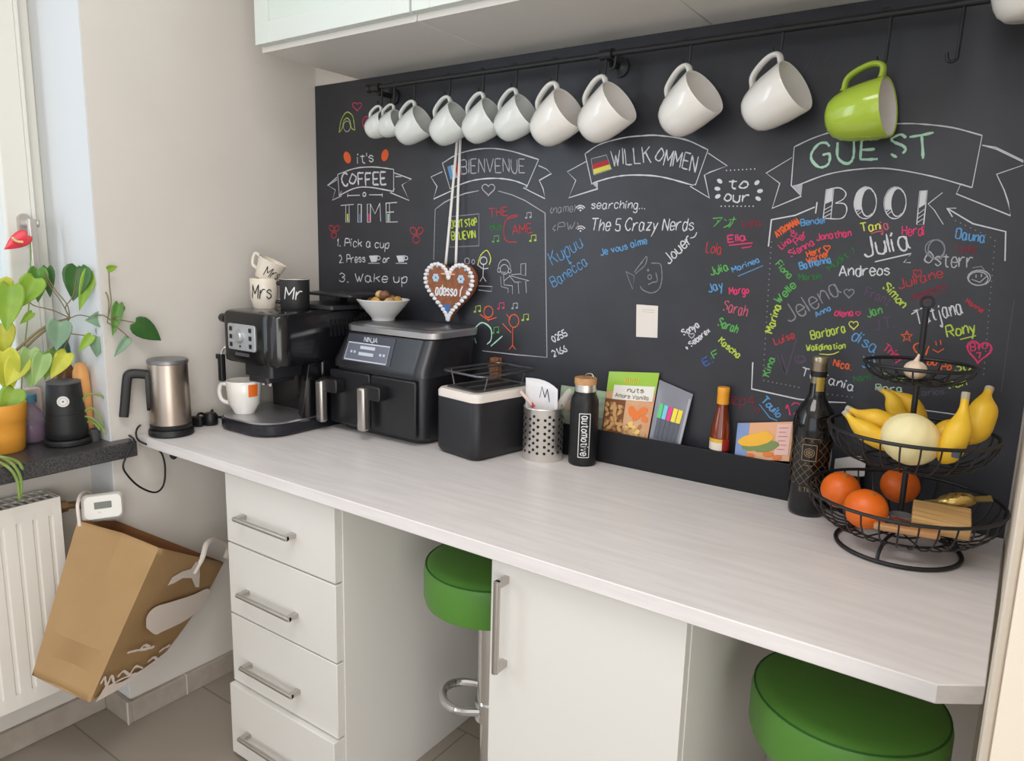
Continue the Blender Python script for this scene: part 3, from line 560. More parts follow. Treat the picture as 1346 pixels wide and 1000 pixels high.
def hang(t, X, L, th, ph, Rr, h, z_in=0.88):
    e = Rr * 0.50; piv = V((Rr + e * 0.86 - Rr * 0.03, 0, h * z_in))
    u = V((math.cos(R(th)) * math.cos(R(ph)), math.sin(R(th)) * math.cos(R(ph)), math.sin(R(ph)))); hh = V((-math.cos(R(th)) * math.sin(R(ph)), -math.sin(R(th)) * math.sin(R(ph)), math.cos(R(ph))))
    y = u.cross(hh)
    mt = Matrix(((hh.x, y.x, u.x), (hh.y, y.y, u.y), (hh.z, y.z, u.z)))
    # local x -> hh, local y -> y, local z -> u
    loc = V((X, YR, ZR - L)) - mt @ piv
    t.matrix_basis = Matrix.Translation(loc) @ mt.to_4x4()
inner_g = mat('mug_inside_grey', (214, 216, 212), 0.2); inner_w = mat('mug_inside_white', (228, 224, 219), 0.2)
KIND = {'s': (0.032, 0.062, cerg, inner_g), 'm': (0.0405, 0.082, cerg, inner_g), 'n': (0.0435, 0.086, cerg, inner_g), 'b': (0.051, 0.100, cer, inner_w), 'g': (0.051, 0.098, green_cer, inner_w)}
LAB = ['small white mug at the far left end of the rail', 'small white mug second from the left end of the rail', 'grey-white mug third from the left end of the rail', 'grey-white mug in front of the white ribbon of the gingerbread heart', 'grey-white mug just right of the white ribbon', 'grey-white mug just left of the two large cream mugs',
       'large cream-white mug hanging close left of another large one', 'large cream-white mug hanging beside the middle rail bracket', 'large white mug hanging alone above the banner with the German flag', 'large white mug hanging just left of the lime green mug', 'lime green mug with white inside hanging above the word guest', 'white mug cut off at the top right corner of the rail']
protos = {}
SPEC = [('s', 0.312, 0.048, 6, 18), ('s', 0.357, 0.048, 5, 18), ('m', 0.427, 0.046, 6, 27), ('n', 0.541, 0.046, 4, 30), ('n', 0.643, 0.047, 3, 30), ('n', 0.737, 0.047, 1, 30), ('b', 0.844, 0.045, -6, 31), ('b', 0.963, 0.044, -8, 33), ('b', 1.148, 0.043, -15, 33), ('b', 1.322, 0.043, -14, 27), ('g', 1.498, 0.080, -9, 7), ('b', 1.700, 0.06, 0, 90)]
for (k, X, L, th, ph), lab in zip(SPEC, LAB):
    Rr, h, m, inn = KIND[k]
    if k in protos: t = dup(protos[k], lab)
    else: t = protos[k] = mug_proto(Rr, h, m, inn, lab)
    if ph == 90:                                       # upright, its handle round the rail
        q = at(1327, 28, 1, -0.105); t.matrix_basis = Matrix.Translation((1.694, -0.106, q.z)) @ Matrix.Rotation(R(90), 4, 'Z'); continue
    hang(t, X, L, th, ph, Rr, h)
    s_hook(X, L, 'black hook holding the ' + lab)
s_hook(1.603, 0.087, 'black hook hanging empty right of the lime green mug')
s_hook(0.985, 0.03, 'short black hook hanging empty beside the middle rail bracket')
# ------------------------------------------------------------------ gingerbread heart on its ribbon
hx, hz, hy = 0.527, 1.117, -0.012
gb = thing('gingerbread_heart', 'gingerbread heart with white icing hanging on a white ribbon above the air fryer', 'gingerbread heart', (hx, hy, hz - 0.085))
ginger = mat('gingerbread', (150, 94, 62), 0.75, noise=(130, 78, 50), scale=60, bump=0.3); icing = mat('white_icing', (226, 226, 230), 0.6); icing_b = mat('blue_icing', (60, 110, 170), 0.6)
def hpt(k, n, r): 
    t = 2 * math.pi * k / n; return (r * 16 * math.sin(t) ** 3 / 17, r * (13 * math.cos(t) - 5 * math.cos(2 * t) - 2 * math.cos(3 * t) - math.cos(4 * t)) / 17 + r * 0.1)
HR = 0.088
ring = lambda r, y: [(hx + hpt(k, 48, r)[0], y, hz + hpt(k, 48, r)[1]) for k in range(48)]
M().loft([ring(HR * 0.97, hy + 0.012), ring(HR, hy + 0.006), ring(HR, hy - 0.004), ring(HR * 0.96, hy - 0.010)]).out('body', ginger, gb)
m = M()
for k in range(54):
    a, b = hpt(k + 0.5, 54, HR * 0.90); a2, b2 = hpt(k + 0.5, 54, HR * 1.0)
    m.ball((hx + (a + a2) / 2, hy - 0.0105, hz + (b + b2) / 2), 0.0072, 0.0035, 0.0045 if k % 2 else 0.0055, 10, 6)
m.out('icing_border', icing, gb)
m = M()
for k in range(0, 54, 2):
    a, b = hpt(k, 54, HR * 0.865); m.ball((hx + a, hy - 0.011, hz + b), 0.0034, 0.0025, 0.0034, 8, 5)
for sx in (-1, 1):
    for q in range(6): m.ball((hx + sx * 0.042 + 0.007 * math.cos(q * 1.05), hy - 0.011, hz + 0.031 + 0.007 * math.sin(q * 1.05)), 0.005, 0.003, 0.005, 8, 5)
m.out('icing_dots', mat('pale_blue_icing', (176, 200, 222), 0.6), gb)
def flat_text(txt, x0, x1, z, hgt, y, w, slant=0.15):
    m = M()
    for st in text_strokes(txt, (0, 0), (100, 0), 100 * hgt / (x1 - x0), slant=slant, wob=0.08):
        k = (x1 - x0) / 100; m.ribbon([V((x0 + a * k, y, z - b * k)) for a, b in st], w, V((0, -1, 0)))
    return m
flat_text('adesso', hx - 0.043, hx + 0.028, hz - 0.012, 0.026, hy - 0.0108, 0.0042).ribbon([V((hx + 0.048, hy - 0.0108, hz + 0.014)), V((hx + 0.042, hy - 0.0108, hz + 0.002)), V((hx + 0.040, hy - 0.0108, hz - 0.014))], 0.004, V((0, -1, 0))).out('icing_lettering', icing, gb, smooth=0)
m = M(); P = [(hx - 0.004 + hpt(k, 24, 0.014)[0], hy - 0.0108, hz - 0.046 + hpt(k, 24, 0.014)[1]) for k in range(24)]; m.add(P, [tuple(range(24))]); m.out('blue_icing_heart', icing_b, gb, smooth=0)
m = M().tube([(hx - 0.022, hy - 0.0115, hz + 0.042), (hx + 0.022, hy - 0.0115, hz + 0.042)], 0.0022, 8); m.out('icing_bar', mat('peach_icing', (226, 180, 160), 0.6), gb)
rb = M(); top = V((0.572, YR - 0.005, ZR + 0.0068))
for x0, dx in ((hx - 0.018, -0.004), (hx + 0.016, 0.004)):
    rb.ribbon(cat([(x0, hy, hz + 0.066), (0.531 + dx + (x0 - hx) * 0.3, -0.002, (hz + ZR) / 2), (0.536 + dx, 0.002, ZR - 0.11), (0.540 + dx * 0.5, -0.022, ZR - 0.066), (0.541 + dx * 0.2, YR + 0.006, ZR - 0.045), (0.541, YR + 0.001, ZR - 0.0425)], 6), 0.0065, V((0.5, -0.86, 0.1)), taper=1)
ro = rb.out('ribbon', mat('white_ribbon', (222, 220, 218), 0.6), gb, smooth=60)
md = ro.modifiers.new('thick', 'SOLIDIFY'); md.thickness = 0.0006
# ------------------------------------------------------------------ blank card on the board
m = M(); P = [at(836.5, 400, 1, YB - 0.0012), at(865, 402, 1, YB - 0.0012), at(864, 444, 1, YB - 0.0012), at(836, 442.5, 1, YB - 0.0012)]
cardw = mat('card_white', (222, 214, 208), 0.6)
m.loft([P, [p + V((0, 0.0009, 0)) for p in P]]); co = tag(m.out('wall_card', cardw, bevel=0.0003), 'small blank cream card stuck on the chalkboard under the chalk fish', 'card')
m = M()
for z in (0.058, 0.053): m.box(1.0505 + 0.006, 1.0505 + 0.036, YB - 0.00135, YB - 0.00122, at(850, 421, 1, YB).z - 0.035 + z, at(850, 421, 1, YB).z - 0.035 + z + 0.0012)
m.out('faint_line', mat('faint_print', (190, 182, 178), 0.7), co, smooth=0)
# ------------------------------------------------------------------ coffee machine
cm = thing('coffee_machine', 'black bean-to-cup coffee machine with silver control panel beside the wall', 'coffee machine', (0.17, -0.2, HC))
bk = mat('coffee_black', (18, 18, 21), 0.14, spec=0.55); dk = mat('coffee_dark_grey', (40, 40, 44), 0.35)
ZTOP = 1.056
hr = lambda z, e=0: rrect(0.171, -0.19, 0.107 - e, 0.183 - e, (0.02, 0.02, 0.018, 0.050), 8, z)
M().loft([rrect(0.171, -0.19, 0.104, 0.18, 0.03, 8, 0.925), hr(0.928, 0.001), hr(0.94), hr(1.045), hr(1.053, 0.004), hr(1.056, 0.010)]).out('head', bk, cm)
M().loft([rrect(0.171, -0.118, 0.1065, 0.112, 0.012, 5, z) for z in (0.752, 0.93)]).out('rear_body', bk, cm)
M().add([(0.225, -0.231, 0.7865), (0.2765, -0.231, 0.7865), (0.2765, -0.231, 0.925), (0.225, -0.231, 0.925), (0.225, -0.268, 0.7865), (0.2765, -0.298, 0.7865), (0.2765, -0.272, 0.925), (0.225, -0.25, 0.925)],
        [(0, 1, 2, 3), (4, 5, 6, 7), (0, 1, 5, 4), (1, 2, 6, 5), (2, 3, 7, 6), (3, 0, 4, 7)]).out('side_fin', bk, cm, bevel=0.003)
M().loft([rrect(0.165, -0.275, 0.056, 0.07, 0.012, 5, z) for z in (0.888, 0.93)]).loft([rrect(0.165, -0.30, 0.040, 0.045, 0.01, 5, z) for z in (0.874, 0.89)]).out('brew_unit', dk, cm, bevel=0.002)
M().lathe([(0.006, 0.862), (0.008, 0.875)], (0.150, -0.315, 0), 14).lathe([(0.006, 0.862), (0.008, 0.875)], (0.178, -0.315, 0), 14).out('spout', chrome, cm)
base_r = lambda z, e=0: rrect(0.164, -0.285, 0.115 - e, 0.123 - e, (0.02, 0.02, 0.07, 0.07), 9, z)
M().loft([base_r(0.7505, 0.008), base_r(0.7575), base_r(0.779), base_r(0.783, 0.003)]).out('drip_tray', mat('tray_navy_black', (26, 27, 34), 0.25), cm)
M().loft([base_r(0.7832, 0.004), base_r(0.7862, 0.007)]).out('drip_grid', mat('drip_grid_steel', (188, 188, 192), 0.34, 0.85), cm)
pl_ = M().loft([[(x, y, z) for x, z in rrect(0.151, 0.991, 0.055, 0.033, 0.006, 4)] for y in (-0.3725, -0.3775)])
po = pl_.out('control_panel', mat('silver_panel', (190, 194, 198), 0.38, 0.55), cm, bevel=0.001)
M().lathe([(0.0165, 0), (0.0165, 0.004), (0.013, 0.010), (0, 0.0105)], (0.146, -0.3776, 0.993), 24, axis=(0, -1, 0), cap1=False).out('dial', mat('dial_silver', (200, 202, 204), 0.3, 0.8), po)
for x in (0.109, 0.188):
    for z in (1.011, 0.991, 0.971): B(x - 0.0052, x + 0.0052, -0.3792, -0.3776, z - 0.0055, z + 0.0055).out('button', blackpl, po, bevel=0.0008)
M().lathe([(0.003, 0), (0.003, 0.001)], (0.146, -0.3776, 0.968), 10, axis=(0, -1, 0)).out('button', blackpl, po)
B(0.12, 0.175, -0.3745, -0.3728, 0.943, 0.951).out('nameplate', mat('plate_grey', (120, 120, 126), 0.3, 0.7), cm)
M().tube([(0.066, -0.33, 1.028), (0.046, -0.345, 1.028)], 0.006, 12).lathe([(0.011, -0.014), (0.012, 0.0), (0.011, 0.014)], (0.038, -0.347, 1.03), 16, axis=(1, -0.2, 0)).out('steam_knob', blackpl, cm, bevel=0.001)
M().tube(cat([(0.085, -0.35, 0.962), (0.068, -0.366, 0.958), (0.058, -0.372, 0.945), (0.056, -0.372, 0.93)]), 0.0035, 10).out('steam_pipe', chrome, cm)
M().loft([rrect(0.055, -0.372, 0.0085, 0.008, 0.005, 4, z) for z in (0.938, 0.868)]).box(0.038, 0.055, -0.378, -0.366, 0.925, 0.938).out('steam_wand', blackpl, cm, bevel=0.0015)
M().loft([rrect(0.185, -0.105, 0.088, 0.085, 0.012, 4, z) for z in (ZTOP + 0.0002, ZTOP + 0.012)]).loft([rrect(0.215, -0.085, 0.095, 0.075, 0.012, 4, z) for z in (ZTOP + 0.034, ZTOP + 0.042)]).box(0.28, 0.296, -0.10, -0.06, ZTOP, ZTOP + 0.035).box(0.14, 0.16, -0.06, -0.03, ZTOP + 0.01, ZTOP + 0.035).out('bean_lid', dk, cm, bevel=0.002)
m = M()
for k in range(12): m.box(0.2781, 0.2795, -0.20 + k * 0.014, -0.193 + k * 0.014, 0.99, 1.035)
m.out('side_vent', blackpl, cm, smooth=0)
# mugs on and in the machine
def std_mug(name, label, c, Rr, h, m, inner, hang_ang, taper=0.9, tilt=None, bot=0.6, grp=None, handle=True, hr_=0.55):
    t = thing(name, label, 'mug', (0, 0, 0), grp)
    M().lathe([(0, 0), (Rr * bot * 0.97, 0), (Rr * bot, 0.003), (Rr * taper * 0.98, h * 0.3), (Rr * (taper + 1) / 2, h * 0.6), (Rr, h * 0.98), (Rr - 0.0015, h), (Rr - 0.0035, h * 0.98)], n=40, cap0=False, cap1=False).out('body', m, t, smooth=60)
    M().lathe([(Rr - 0.0035, h * 0.98), (Rr * taper * 0.93, h * 0.35), (Rr * bot * 0.85, 0.008), (0, 0.006)], n=40, cap0=False, cap1=False).out('inside', inner, t, smooth=60)
    if handle:
        e = Rr * hr_; P = cat([(Rr * 0.96, 0, h * 0.82), (Rr + e * 0.7, 0, h * 0.84), (Rr + e, 0, h * 0.6), (Rr + e * 0.7, 0, h * 0.34), (Rr * taper * 0.97, 0, h * 0.25)], 5)
        M().tube(P, Rr * 0.13, 10).out('handle', m, t, smooth=60)
    t.location = c; t.rotation_euler = (tilt[0], tilt[1], R(hang_ang)) if tilt else (0, 0, R(hang_ang))
    return t
def wrap_text(root, txt, Rr, z, hgt, ang0, span, w, m, name='lettering', slant=0.2, rfun=None):   # lettering round an upright cylinder (local coordinates)
    mm = M()
    for st in text_strokes(txt, (0, 0), (100, 0), 100 * hgt / (Rr * span), slant=slant, wob=0.1):
        P = []; N = []
        for a, b in st:
            an = ang0 + span * a / 100; zz = z - b / 100 * Rr * span; rr = (rfun(zz) if rfun else Rr) + 0.0005
            P.append(V((rr * math.cos(an), rr * math.sin(an), zz))); N.append(V((math.cos(an), math.sin(an), 0)))
        mm.ribbon(P, w, N)
    o = mm.out(name, m, None, smooth=0); o.parent = root
    return o
ink = mat('black_ink', (30, 28, 28), 0.6); white_ink = mat('white_ink', (225, 225, 225), 0.6)
creamc = mat('cream_ceramic', (226, 217, 203), 0.2)
def face_ang(c): d = CAM - V(c); return math.atan2(d.y, d.x)
c1 = at(348, 404, 2, ZTOP + 0.0005)
mrs = std_mug('mug', 'cream mug with black cursive Mrs on top of the coffee machine', (c1.x, c1.y, ZTOP), 0.0365, 0.078, creamc, creamc, 0, 0.97, bot=0.8, handle=False)
wrap_text(mrs, 'Mrs', 0.0367, 0.026, 0.036, face_ang(c1) - 0.95, 1.4, 0.0028, ink)
P = cat([(0.0345, 0, 0.064), (0.054, 0, 0.064), (0.058, 0, 0.045), (0.052, 0, 0.024), (0.0345, 0, 0.018)], 5)
mm = M().tube(P, 0.005, 10).xf(Matrix.Rotation(R(40), 4, 'Z')).out('handle', creamc); mm.parent = mrs
tm = thing('mug', 'cream mug tilted inside the rim of the Mrs mug', 'mug', (0, 0, 0))
M().lathe([(0, 0), (0.024, 0), (0.027, 0.004), (0.031, 0.025), (0.038, 0.056), (0.0365, 0.0565), (0.028, 0.02), (0, 0.008)], n=36, cap0=False, cap1=False).out('body', creamc, tm, smooth=60)
P = [(-0.029, 0, 0.018), (-0.05, 0, 0.024), (-0.055, 0, 0.052), (-0.034, 0, 0.05)]
M().tube(cat(P, 4), 0.0042, 8).out('handle', creamc, tm)
wrap_text(tm, 'Mrs', 0.033, 0.016, 0.026, R(-75), 1.3, 0.002, ink, rfun=lambda z: 0.0268 + z * 0.2)
tm.location = (c1.x + 0.002, c1.y, ZTOP + 0.073); tm.rotation_euler = (R(-8), R(24), R(20))
c2 = at(388, 405, 2, ZTOP + 0.0005); matb = mat('matt_black_ceramic', (34, 34, 36), 0.55)
mr = std_mug('mug', 'matt black mug with white cursive Mr on top of the coffee machine', (c2.x, c2.y, ZTOP), 0.0385, 0.078, matb, creamc, 0, 1.0, bot=0.97, handle=False)
M().lathe([(0.0368, 0.077), (0.0386, 0.0772), (0.0386, 0.0786), (0.0368, 0.0786), (0.0368, 0.077)], n=40, cap0=False, cap1=False).out('white_rim', creamc).parent = mr
wrap_text(mr, 'Mr', 0.0385, 0.026, 0.032, face_ang(c2) - 0.72, 1.15, 0.003, white_ink)
M().tube(cat([(0.036, 0, 0.066), (0.056, 0, 0.064), (0.061, 0, 0.043), (0.056, 0, 0.022), (0.036, 0, 0.016)], 5), 0.0055, 10).xf(Matrix.Rotation(face_ang(c2) - 1.75, 4, 'Z')).out('handle', matb).parent = mr
c3 = at(321, 520, 1, -0.345)
cup = std_mug('coffee_mug', 'white mug with orange square under the coffee machine spout', (c3.x, c3.y, 0.7867), 0.0445, 0.0865, cer, inner_w, math.degrees(face_ang(c3)) - 118, 0.9, bot=0.6)
m = M(); a0 = face_ang(c3) + R(118) * 0 
vs = []; n = 8
for k in range(n + 1):
    an = R(118) + 0.24 + 0.62 * k / n
    for z, rr in ((0.080, 0.0445), (0.048, 0.0430)): vs.append((rr * math.cos(an), rr * math.sin(an), z))
m.add(vs, [(2 * k, 2 * k + 1, 2 * k + 3, 2 * k + 2) for k in range(n)]); m.out('orange_square', mat('orange_print', (232, 112, 34), 0.4)).parent = cup
# ------------------------------------------------------------------ air fryer
af = thing('air_fryer', 'black two-drawer air fryer with steel handles between coffee machine and toaster', 'air fryer', (0.445, -0.11, HC))
afm = mat('fryer_black', (32, 32, 36), 0.38, spec=0.5); afd = mat('fryer_drawer', (25, 25, 28), 0.34, spec=0.5)
def ar(z, yf, e=0, x0=0.292, x1=0.604): return rrect((x0 + x1) / 2, (yf - 0.006) / 2, (x1 - x0) / 2 - e, (-0.006 - yf) / 2 - e, 0.035, 7, z)
M().loft([ar(0.7515, -0.20, 0.012), ar(0.765, -0.208, 0.003), ar(0.90, -0.208), ar(0.918, -0.206)]).out('lower_body', afm, af)
M().loft([ar(0.9185, -0.214, 0, 0.288, 0.612), ar(0.935, -0.214, 0, 0.288, 0.612), ar(1.008, -0.192, 0, 0.318, 0.622), ar(1.012, -0.190, 0.004, 0.318, 0.622)]).out('upper_body', mat('fryer_gloss', (36, 36, 41), 0.26, spec=0.55), af)
M().loft([ar(1.0122, -0.196, 0, 0.322, 0.628), ar(1.026, -0.197, 0, 0.322, 0.630), ar(1.030, -0.193, 0.004, 0.322, 0.630)]).out('lid_rim', mat('fryer_lid_steel', (222, 222, 226), 0.28, 0.95), af)
M().loft([ar(1.0301, -0.188, 0.006, 0.322, 0.630), ar(1.0315, -0.188, 0.009, 0.322, 0.630)]).out('lid_top', mat('fryer_lid_dark', (66, 66, 70), 0.28, spec=0.6), af)
# sloping control panel on the upper front
sl = V((0, 0.022, 0.073)).normalized(); nrm = V((0, -sl.z, sl.y)); o0 = V((0.300, -0.214, 0.935))
def onp(x, u, d=0.0): p = o0 + sl * u + nrm * d; return V((x, p.y, p.z))
def slab(x0, x1, u0, u1, d0, d1, sk=0.0):
    q = [(x0 + sk * u0, u0), (x1 + sk * u0 * 0.3, u0), (x1 + sk * u1 * 0.3, u1), (x0 + sk * u1, u1)]
    return M().loft([[onp(x, u, d0) for x, u in q], [onp(x, u, d1) for x, u in q]])
scr = mat('display_grey', (104, 108, 122), 0.3, spec=0.6); scr_l = mat('display_light', (196, 200, 210), 0.4)
po = slab(0.336, 0.505, 0.002, 0.072, 0.0002, 0.0014, 0.1).out('control_panel', mat('panel_dark', (62, 64, 74), 0.25, spec=0.6), af, smooth=0)
slab(0.345, 0.492, 0.006, 0.050, 0.0014, 0.002, 0.1).out('touch_display', scr, po, smooth=0)
fr = M(); qs = [(0.345, 0.006), (0.492, 0.006), (0.494, 0.050), (0.350, 0.050), (0.345, 0.006)]
fr.ribbon([onp(x, u, 0.0022) for x, u in qs], 0.003, nrm, taper=1)
fr.out('display_outline', scr_l, po, smooth=0)
m = M()
for st in text_strokes('NINJA', (0, 0), (100, 0), 26, wob=0.0, hand=False): m.ribbon([onp(0.402 + a * 0.00046, 0.0555 - b * 0.00046, 0.0018) for a, b in st], 0.0025, nrm)
m.out('brand_lettering', scr_l, po, smooth=0)
m = M()
for x0, x1, u0, u1 in ((0.394, 0.446, 0.036, 0.044), (0.392, 0.444, 0.020, 0.028)):
    q = [(x0, u0), (x1, u0), (x1, u1), (x0, u1)]; m.add([onp(x, u, 0.0023) for x, u in q], [(0, 1, 2, 3)])
for x, u in ((0.362, 0.024), (0.374, 0.024), (0.464, 0.024), (0.476, 0.024)): m.add([onp(x + a, u + b, 0.0023) for a, b in ((0, 0), (0.007, 0), (0.007, 0.006), (0, 0.006))], [(0, 1, 2, 3)])
m.out('display_marks', scr_l, po, smooth=0)
for x0, x1, hx_ in ((0.297, 0.4425, 0.297), (0.4455, 0.596, 0.449)):
    d = M().loft([[(x, y, z) for x, z in rrect((x0 + x1) / 2, 0.842, (x1 - x0) / 2, 0.070, 0.008, 4)] for y in (-0.2075, -0.222)]).out('drawer', afd, af, bevel=0.004, seg=3)
    h = M()
    xh = hx_ + 0.024
    ho = M().loft([[(xh + a, y, z) for a, z in rrect(0, 0.873, 0.034, 0.018, 0.008, 4)] for y in (-0.2215, -0.252)]).out('handle_bridge', afd, d, bevel=0.003)
    B(xh - 0.036, xh - 0.010, -0.262, -0.240, 0.775, 0.885).out('handle', mat('handle_steel', (198, 192, 186), 0.3, 1.0), d, bevel=0.006, seg=3)
# bowl of sweets on the air fryer
bc = V((0.353, -0.082, 1.0317))
bl = thing('bowl', 'white conical bowl of wrapped sweets on top of the air fryer', 'bowl', bc)
bo = M().lathe([(0, 0), (0.030, 0), (0.031, 0.006), (0.036, 0.012), (0.055, 0.034), (0.0705, 0.054), (0.0695, 0.0555), (0.067, 0.0545), (0.05, 0.034), (0.030, 0.015), (0, 0.012)], bc, 44, cap0=False, cap1=False)
bo.out('body', mat('bowl_white', (226, 226, 224), 0.2), bl, smooth=50)
sw = [('brown', (104, 66, 36)), ('gold', (196, 150, 70)), ('hazel', (124, 88, 62)), ('tan', (206, 170, 120)), ('dark brown', (66, 42, 28)), ('caramel', (160, 100, 50))]
pos = [(-0.03, 0.012, 0.045), (-0.006, -0.022, 0.047), (0.018, 0.014, 0.052), (0.032, -0.012, 0.046), (-0.012, 0.022, 0.053), (0.006, 0.0, 0.058), (-0.028, -0.016, 0.044), (0.036, 0.016, 0.05), (0.012, -0.006, 0.064), (-0.016, 0.004, 0.062), (-0.002, -0.002, 0.034), (0.02, -0.02, 0.036)]
for k, p in enumerate(pos):
    nm, c = sw[k % 6]
    q = bc + V(p) + V((0, 0, 0.004)); m = M(); aa = random.uniform(0, 6.28); d = V((math.cos(aa), math.sin(aa), random.uniform(-.3, .5)))
    m.ball((0, 0, 0), 0.0145, 0.0115, 0.0105, 10, 7, fn=lambda a, t: 1 + 0.1 * math.sin(3 * a + k))
    m.xf(Matrix.Translation(q) @ Matrix.Rotation(aa, 4, 'Z') @ Matrix.Rotation(0.4 * math.sin(k), 4, 'X'))
    tag(m.out('wrapped_sweet', mat('sweet_' + nm.replace(' ', '_'), c, 0.35)), '%s sweet in the white bowl on the air fryer' % nm, 'sweet', 'sweets in the white bowl', base=False)
# ------------------------------------------------------------------ toaster
A = R(-10); tx = V((0.782, -0.228, 0)); ux = V((math.cos(A), math.sin(A), 0)); uy = V((-math.sin(A), math.cos(A), 0))
TW, TL = 0.145, 0.208; tcx = tx - ux * TW / 2 + uy * TL / 2
def tr(z, e=0, r=0.022): return [tuple(tcx + ux * a + uy * b + V((0, 0, z))) for a, b in rrect(0, 0, TW / 2 - e, TL / 2 - e, r, 7)]
to = thing('toaster', 'black toaster with a white top band and wire rack next to the air fryer', 'toaster', (tcx.x, tcx.y, HC))
M().loft([tr(HC + 0.001, 0.008), tr(HC + 0.012, 0.001), tr(HC + 0.02), tr(0.884), tr(0.886, 0.001)]).out('body', mat('toaster_black', (36, 36, 39), 0.45, spec=0.4), to)
M().loft([tr(0.8862, 0.0), tr(0.899), tr(0.905, 0.004), tr(0.906, 0.016)]).out('top_band', mat('toaster_white', (224, 214, 206), 0.35), to)
M().loft([tr(0.9062, 0.017, 0.012), tr(0.9085, 0.019, 0.012)]).out('top_plate', mat('toaster_grey', (112, 112, 114), 0.35, 0.7), to)
for s in (-1, 1):
    c = tcx + ux * (0.024 * s); m = M().loft([[tuple(c + ux * a + uy * b + V((0, 0, z))) for a, b in rrect(0, 0, 0.014, TL / 2 - 0.035, 0.003, 3)] for z in (0.9086, 0.9092)])
    m.out('slot', mat('slot_dark', (18, 15, 14), 0.7), to)
rk = M(); zr = 0.944
def tp(a, b, z): return tcx + ux * a + uy * b + V((0, 0, z))
loop = [tp(a, b, zr) for a, b in rrect(0, 0.006, TW / 2 - 0.004, TL / 2 - 0.012, 0.02, 4)]
rk.tube(loop, 0.0028, 8, True)
for a in (-0.03, 0.03): rk.tube([tp(a, -TL / 2 + 0.02, zr), tp(a, TL / 2 - 0.008, zr)], 0.0018, 6)
for sa in (-1, 1):
    for b in (-0.06, 0.06): rk.tube([tp(sa * 0.064, b, zr), tp(sa * 0.052, b, 0.908)], 0.0018, 6)
rk.out('bun_rack', mat('rack_wire', (120, 120, 124), 0.35, 0.9), to)
tag(M().box(0.655, 0.680, YB - 0.0245, YB - 0.004, 0.8255 + 0.0 - 0.010, 0.955).out('cork_block', mat('cork', (150, 100, 62), 0.8, noise=(120, 76, 46), scale=80), bevel=0.002), 'small brown cork block standing behind the toaster rack', 'cork block')
# ------------------------------------------------------------------ utensil holder
uc = V((0.872, -0.088, HC))
uh = thing('utensil_holder', 'perforated steel utensil holder between toaster and black flask', 'utensil holder', uc)
M().lathe([(0, 0), (0.045, 0), (0.0465, 0.003), (0.0465, 0.120), (0.0475, 0.122), (0.0465, 0.124), (0.0450, 0.122), (0.0450, 0.004), (0, 0.003)], uc, 48, cap0=False, cap1=False).out('body', steel, uh, smooth=40)
m = M()
for g in range(8):
    for cidx in range(3):
        an = R(g * 45 + cidx * 12.5 - 8)
        for r_ in range(6):
            z = 0.022 + r_ * 0.0155 + (0.0075 if cidx % 2 else 0)
            c = uc + V((0.0466 * math.cos(an), 0.0466 * math.sin(an), z)); m.lathe([(0.0001, 0), (0.0035, 0), (0.0035, 0.0002), (0.0001, 0.0002)], c, 8, axis=(math.cos(an), math.sin(an), 0))
m.out('perforation', mat('hole_dark', (16, 16, 18), 0.8), uh, smooth=0)
paper = mat('white_paper', (220, 219, 222), 0.8)
pa = []
for i in range(9):
    t = i / 8; row = []
    for j in range(7):
        s_ = j / 6; p = V((0.832 + 0.078 * s_ - 0.004 * t, -0.085 + 0.012 * math.sin(s_ * 3.2) - 0.016 * (1 - s_), HC + 0.03 + 0.156 * t - (0.02 * s_ * s_ * t if s_ > 0 else 0)))
        row.append(p)
    pa.append(row)
m = M(); m.add([p for r_ in pa for p in r_], [(i * 7 + j, i * 7 + j + 1, (i + 1) * 7 + j + 1, (i + 1) * 7 + j) for i in range(8) for j in range(6)])
no = m.out('paper_note', paper); md = no.modifiers.new('thick', 'SOLIDIFY'); md.thickness = 0.0004
tag(no, 'white paper note with a handwritten M standing in the steel holder', 'note', base=False)
m = M()
def nt_p(s_, t): return V((0.832 + 0.078 * s_ - 0.004 * t, -0.085 + 0.012 * math.sin(s_ * 3.2) - 0.016 * (1 - s_) - 0.0008, HC + 0.03 + 0.156 * t - 0.02 * s_ * s_ * t))
for st in ([(0.36, 0.72), (0.42, 0.90)], [(0.42, 0.90), (0.52, 0.74)], [(0.52, 0.74), (0.60, 0.89)], [(0.60, 0.89), (0.68, 0.70)]):
    m.ribbon([nt_p(*st[0]), nt_p((st[0][0] + st[1][0]) / 2, (st[0][1] + st[1][1]) / 2), nt_p(*st[1])], 0.0026, V((0, -1, 0)))
m.out('lettering', mat('dark_blue_ink', (44, 46, 70), 0.6), no, smooth=0)
pe = M().tube([at(684, 514, 1, -0.115), at(701, 534, 1, -0.10), V((0.868, -0.088, HC + 0.05))], 0.004, 10)
po = pe.out('brush', mat('peach_plastic', (222, 200, 190), 0.4)); tag(po, 'pale pink stick leaning in the steel utensil holder', 'stick', base=False)
M().tube([at(698, 530, 1, -0.102), at(702, 535, 1, -0.0995)], 0.0044, 10).out('red_tip', mat('red_plastic', (196, 60, 70), 0.4), po)
m = M().ribbon(cat([V((0.885, -0.055, HC + 0.05)), V((0.89, -0.05, HC + 0.11)), V((0.905, -0.04, HC + 0.145)), V((0.915, -0.036, HC + 0.155))], 4), 0.02, V((0.4, -0.9, 0)), taper=1); po = m.out('paper_strip', mat('cream_paper', (206, 200, 190), 0.8))
md = po.modifiers.new('thick', 'SOLIDIFY'); md.thickness = 0.0006; tag(po, 'narrow cream paper strip standing behind the note in the steel holder', 'paper', base=False)
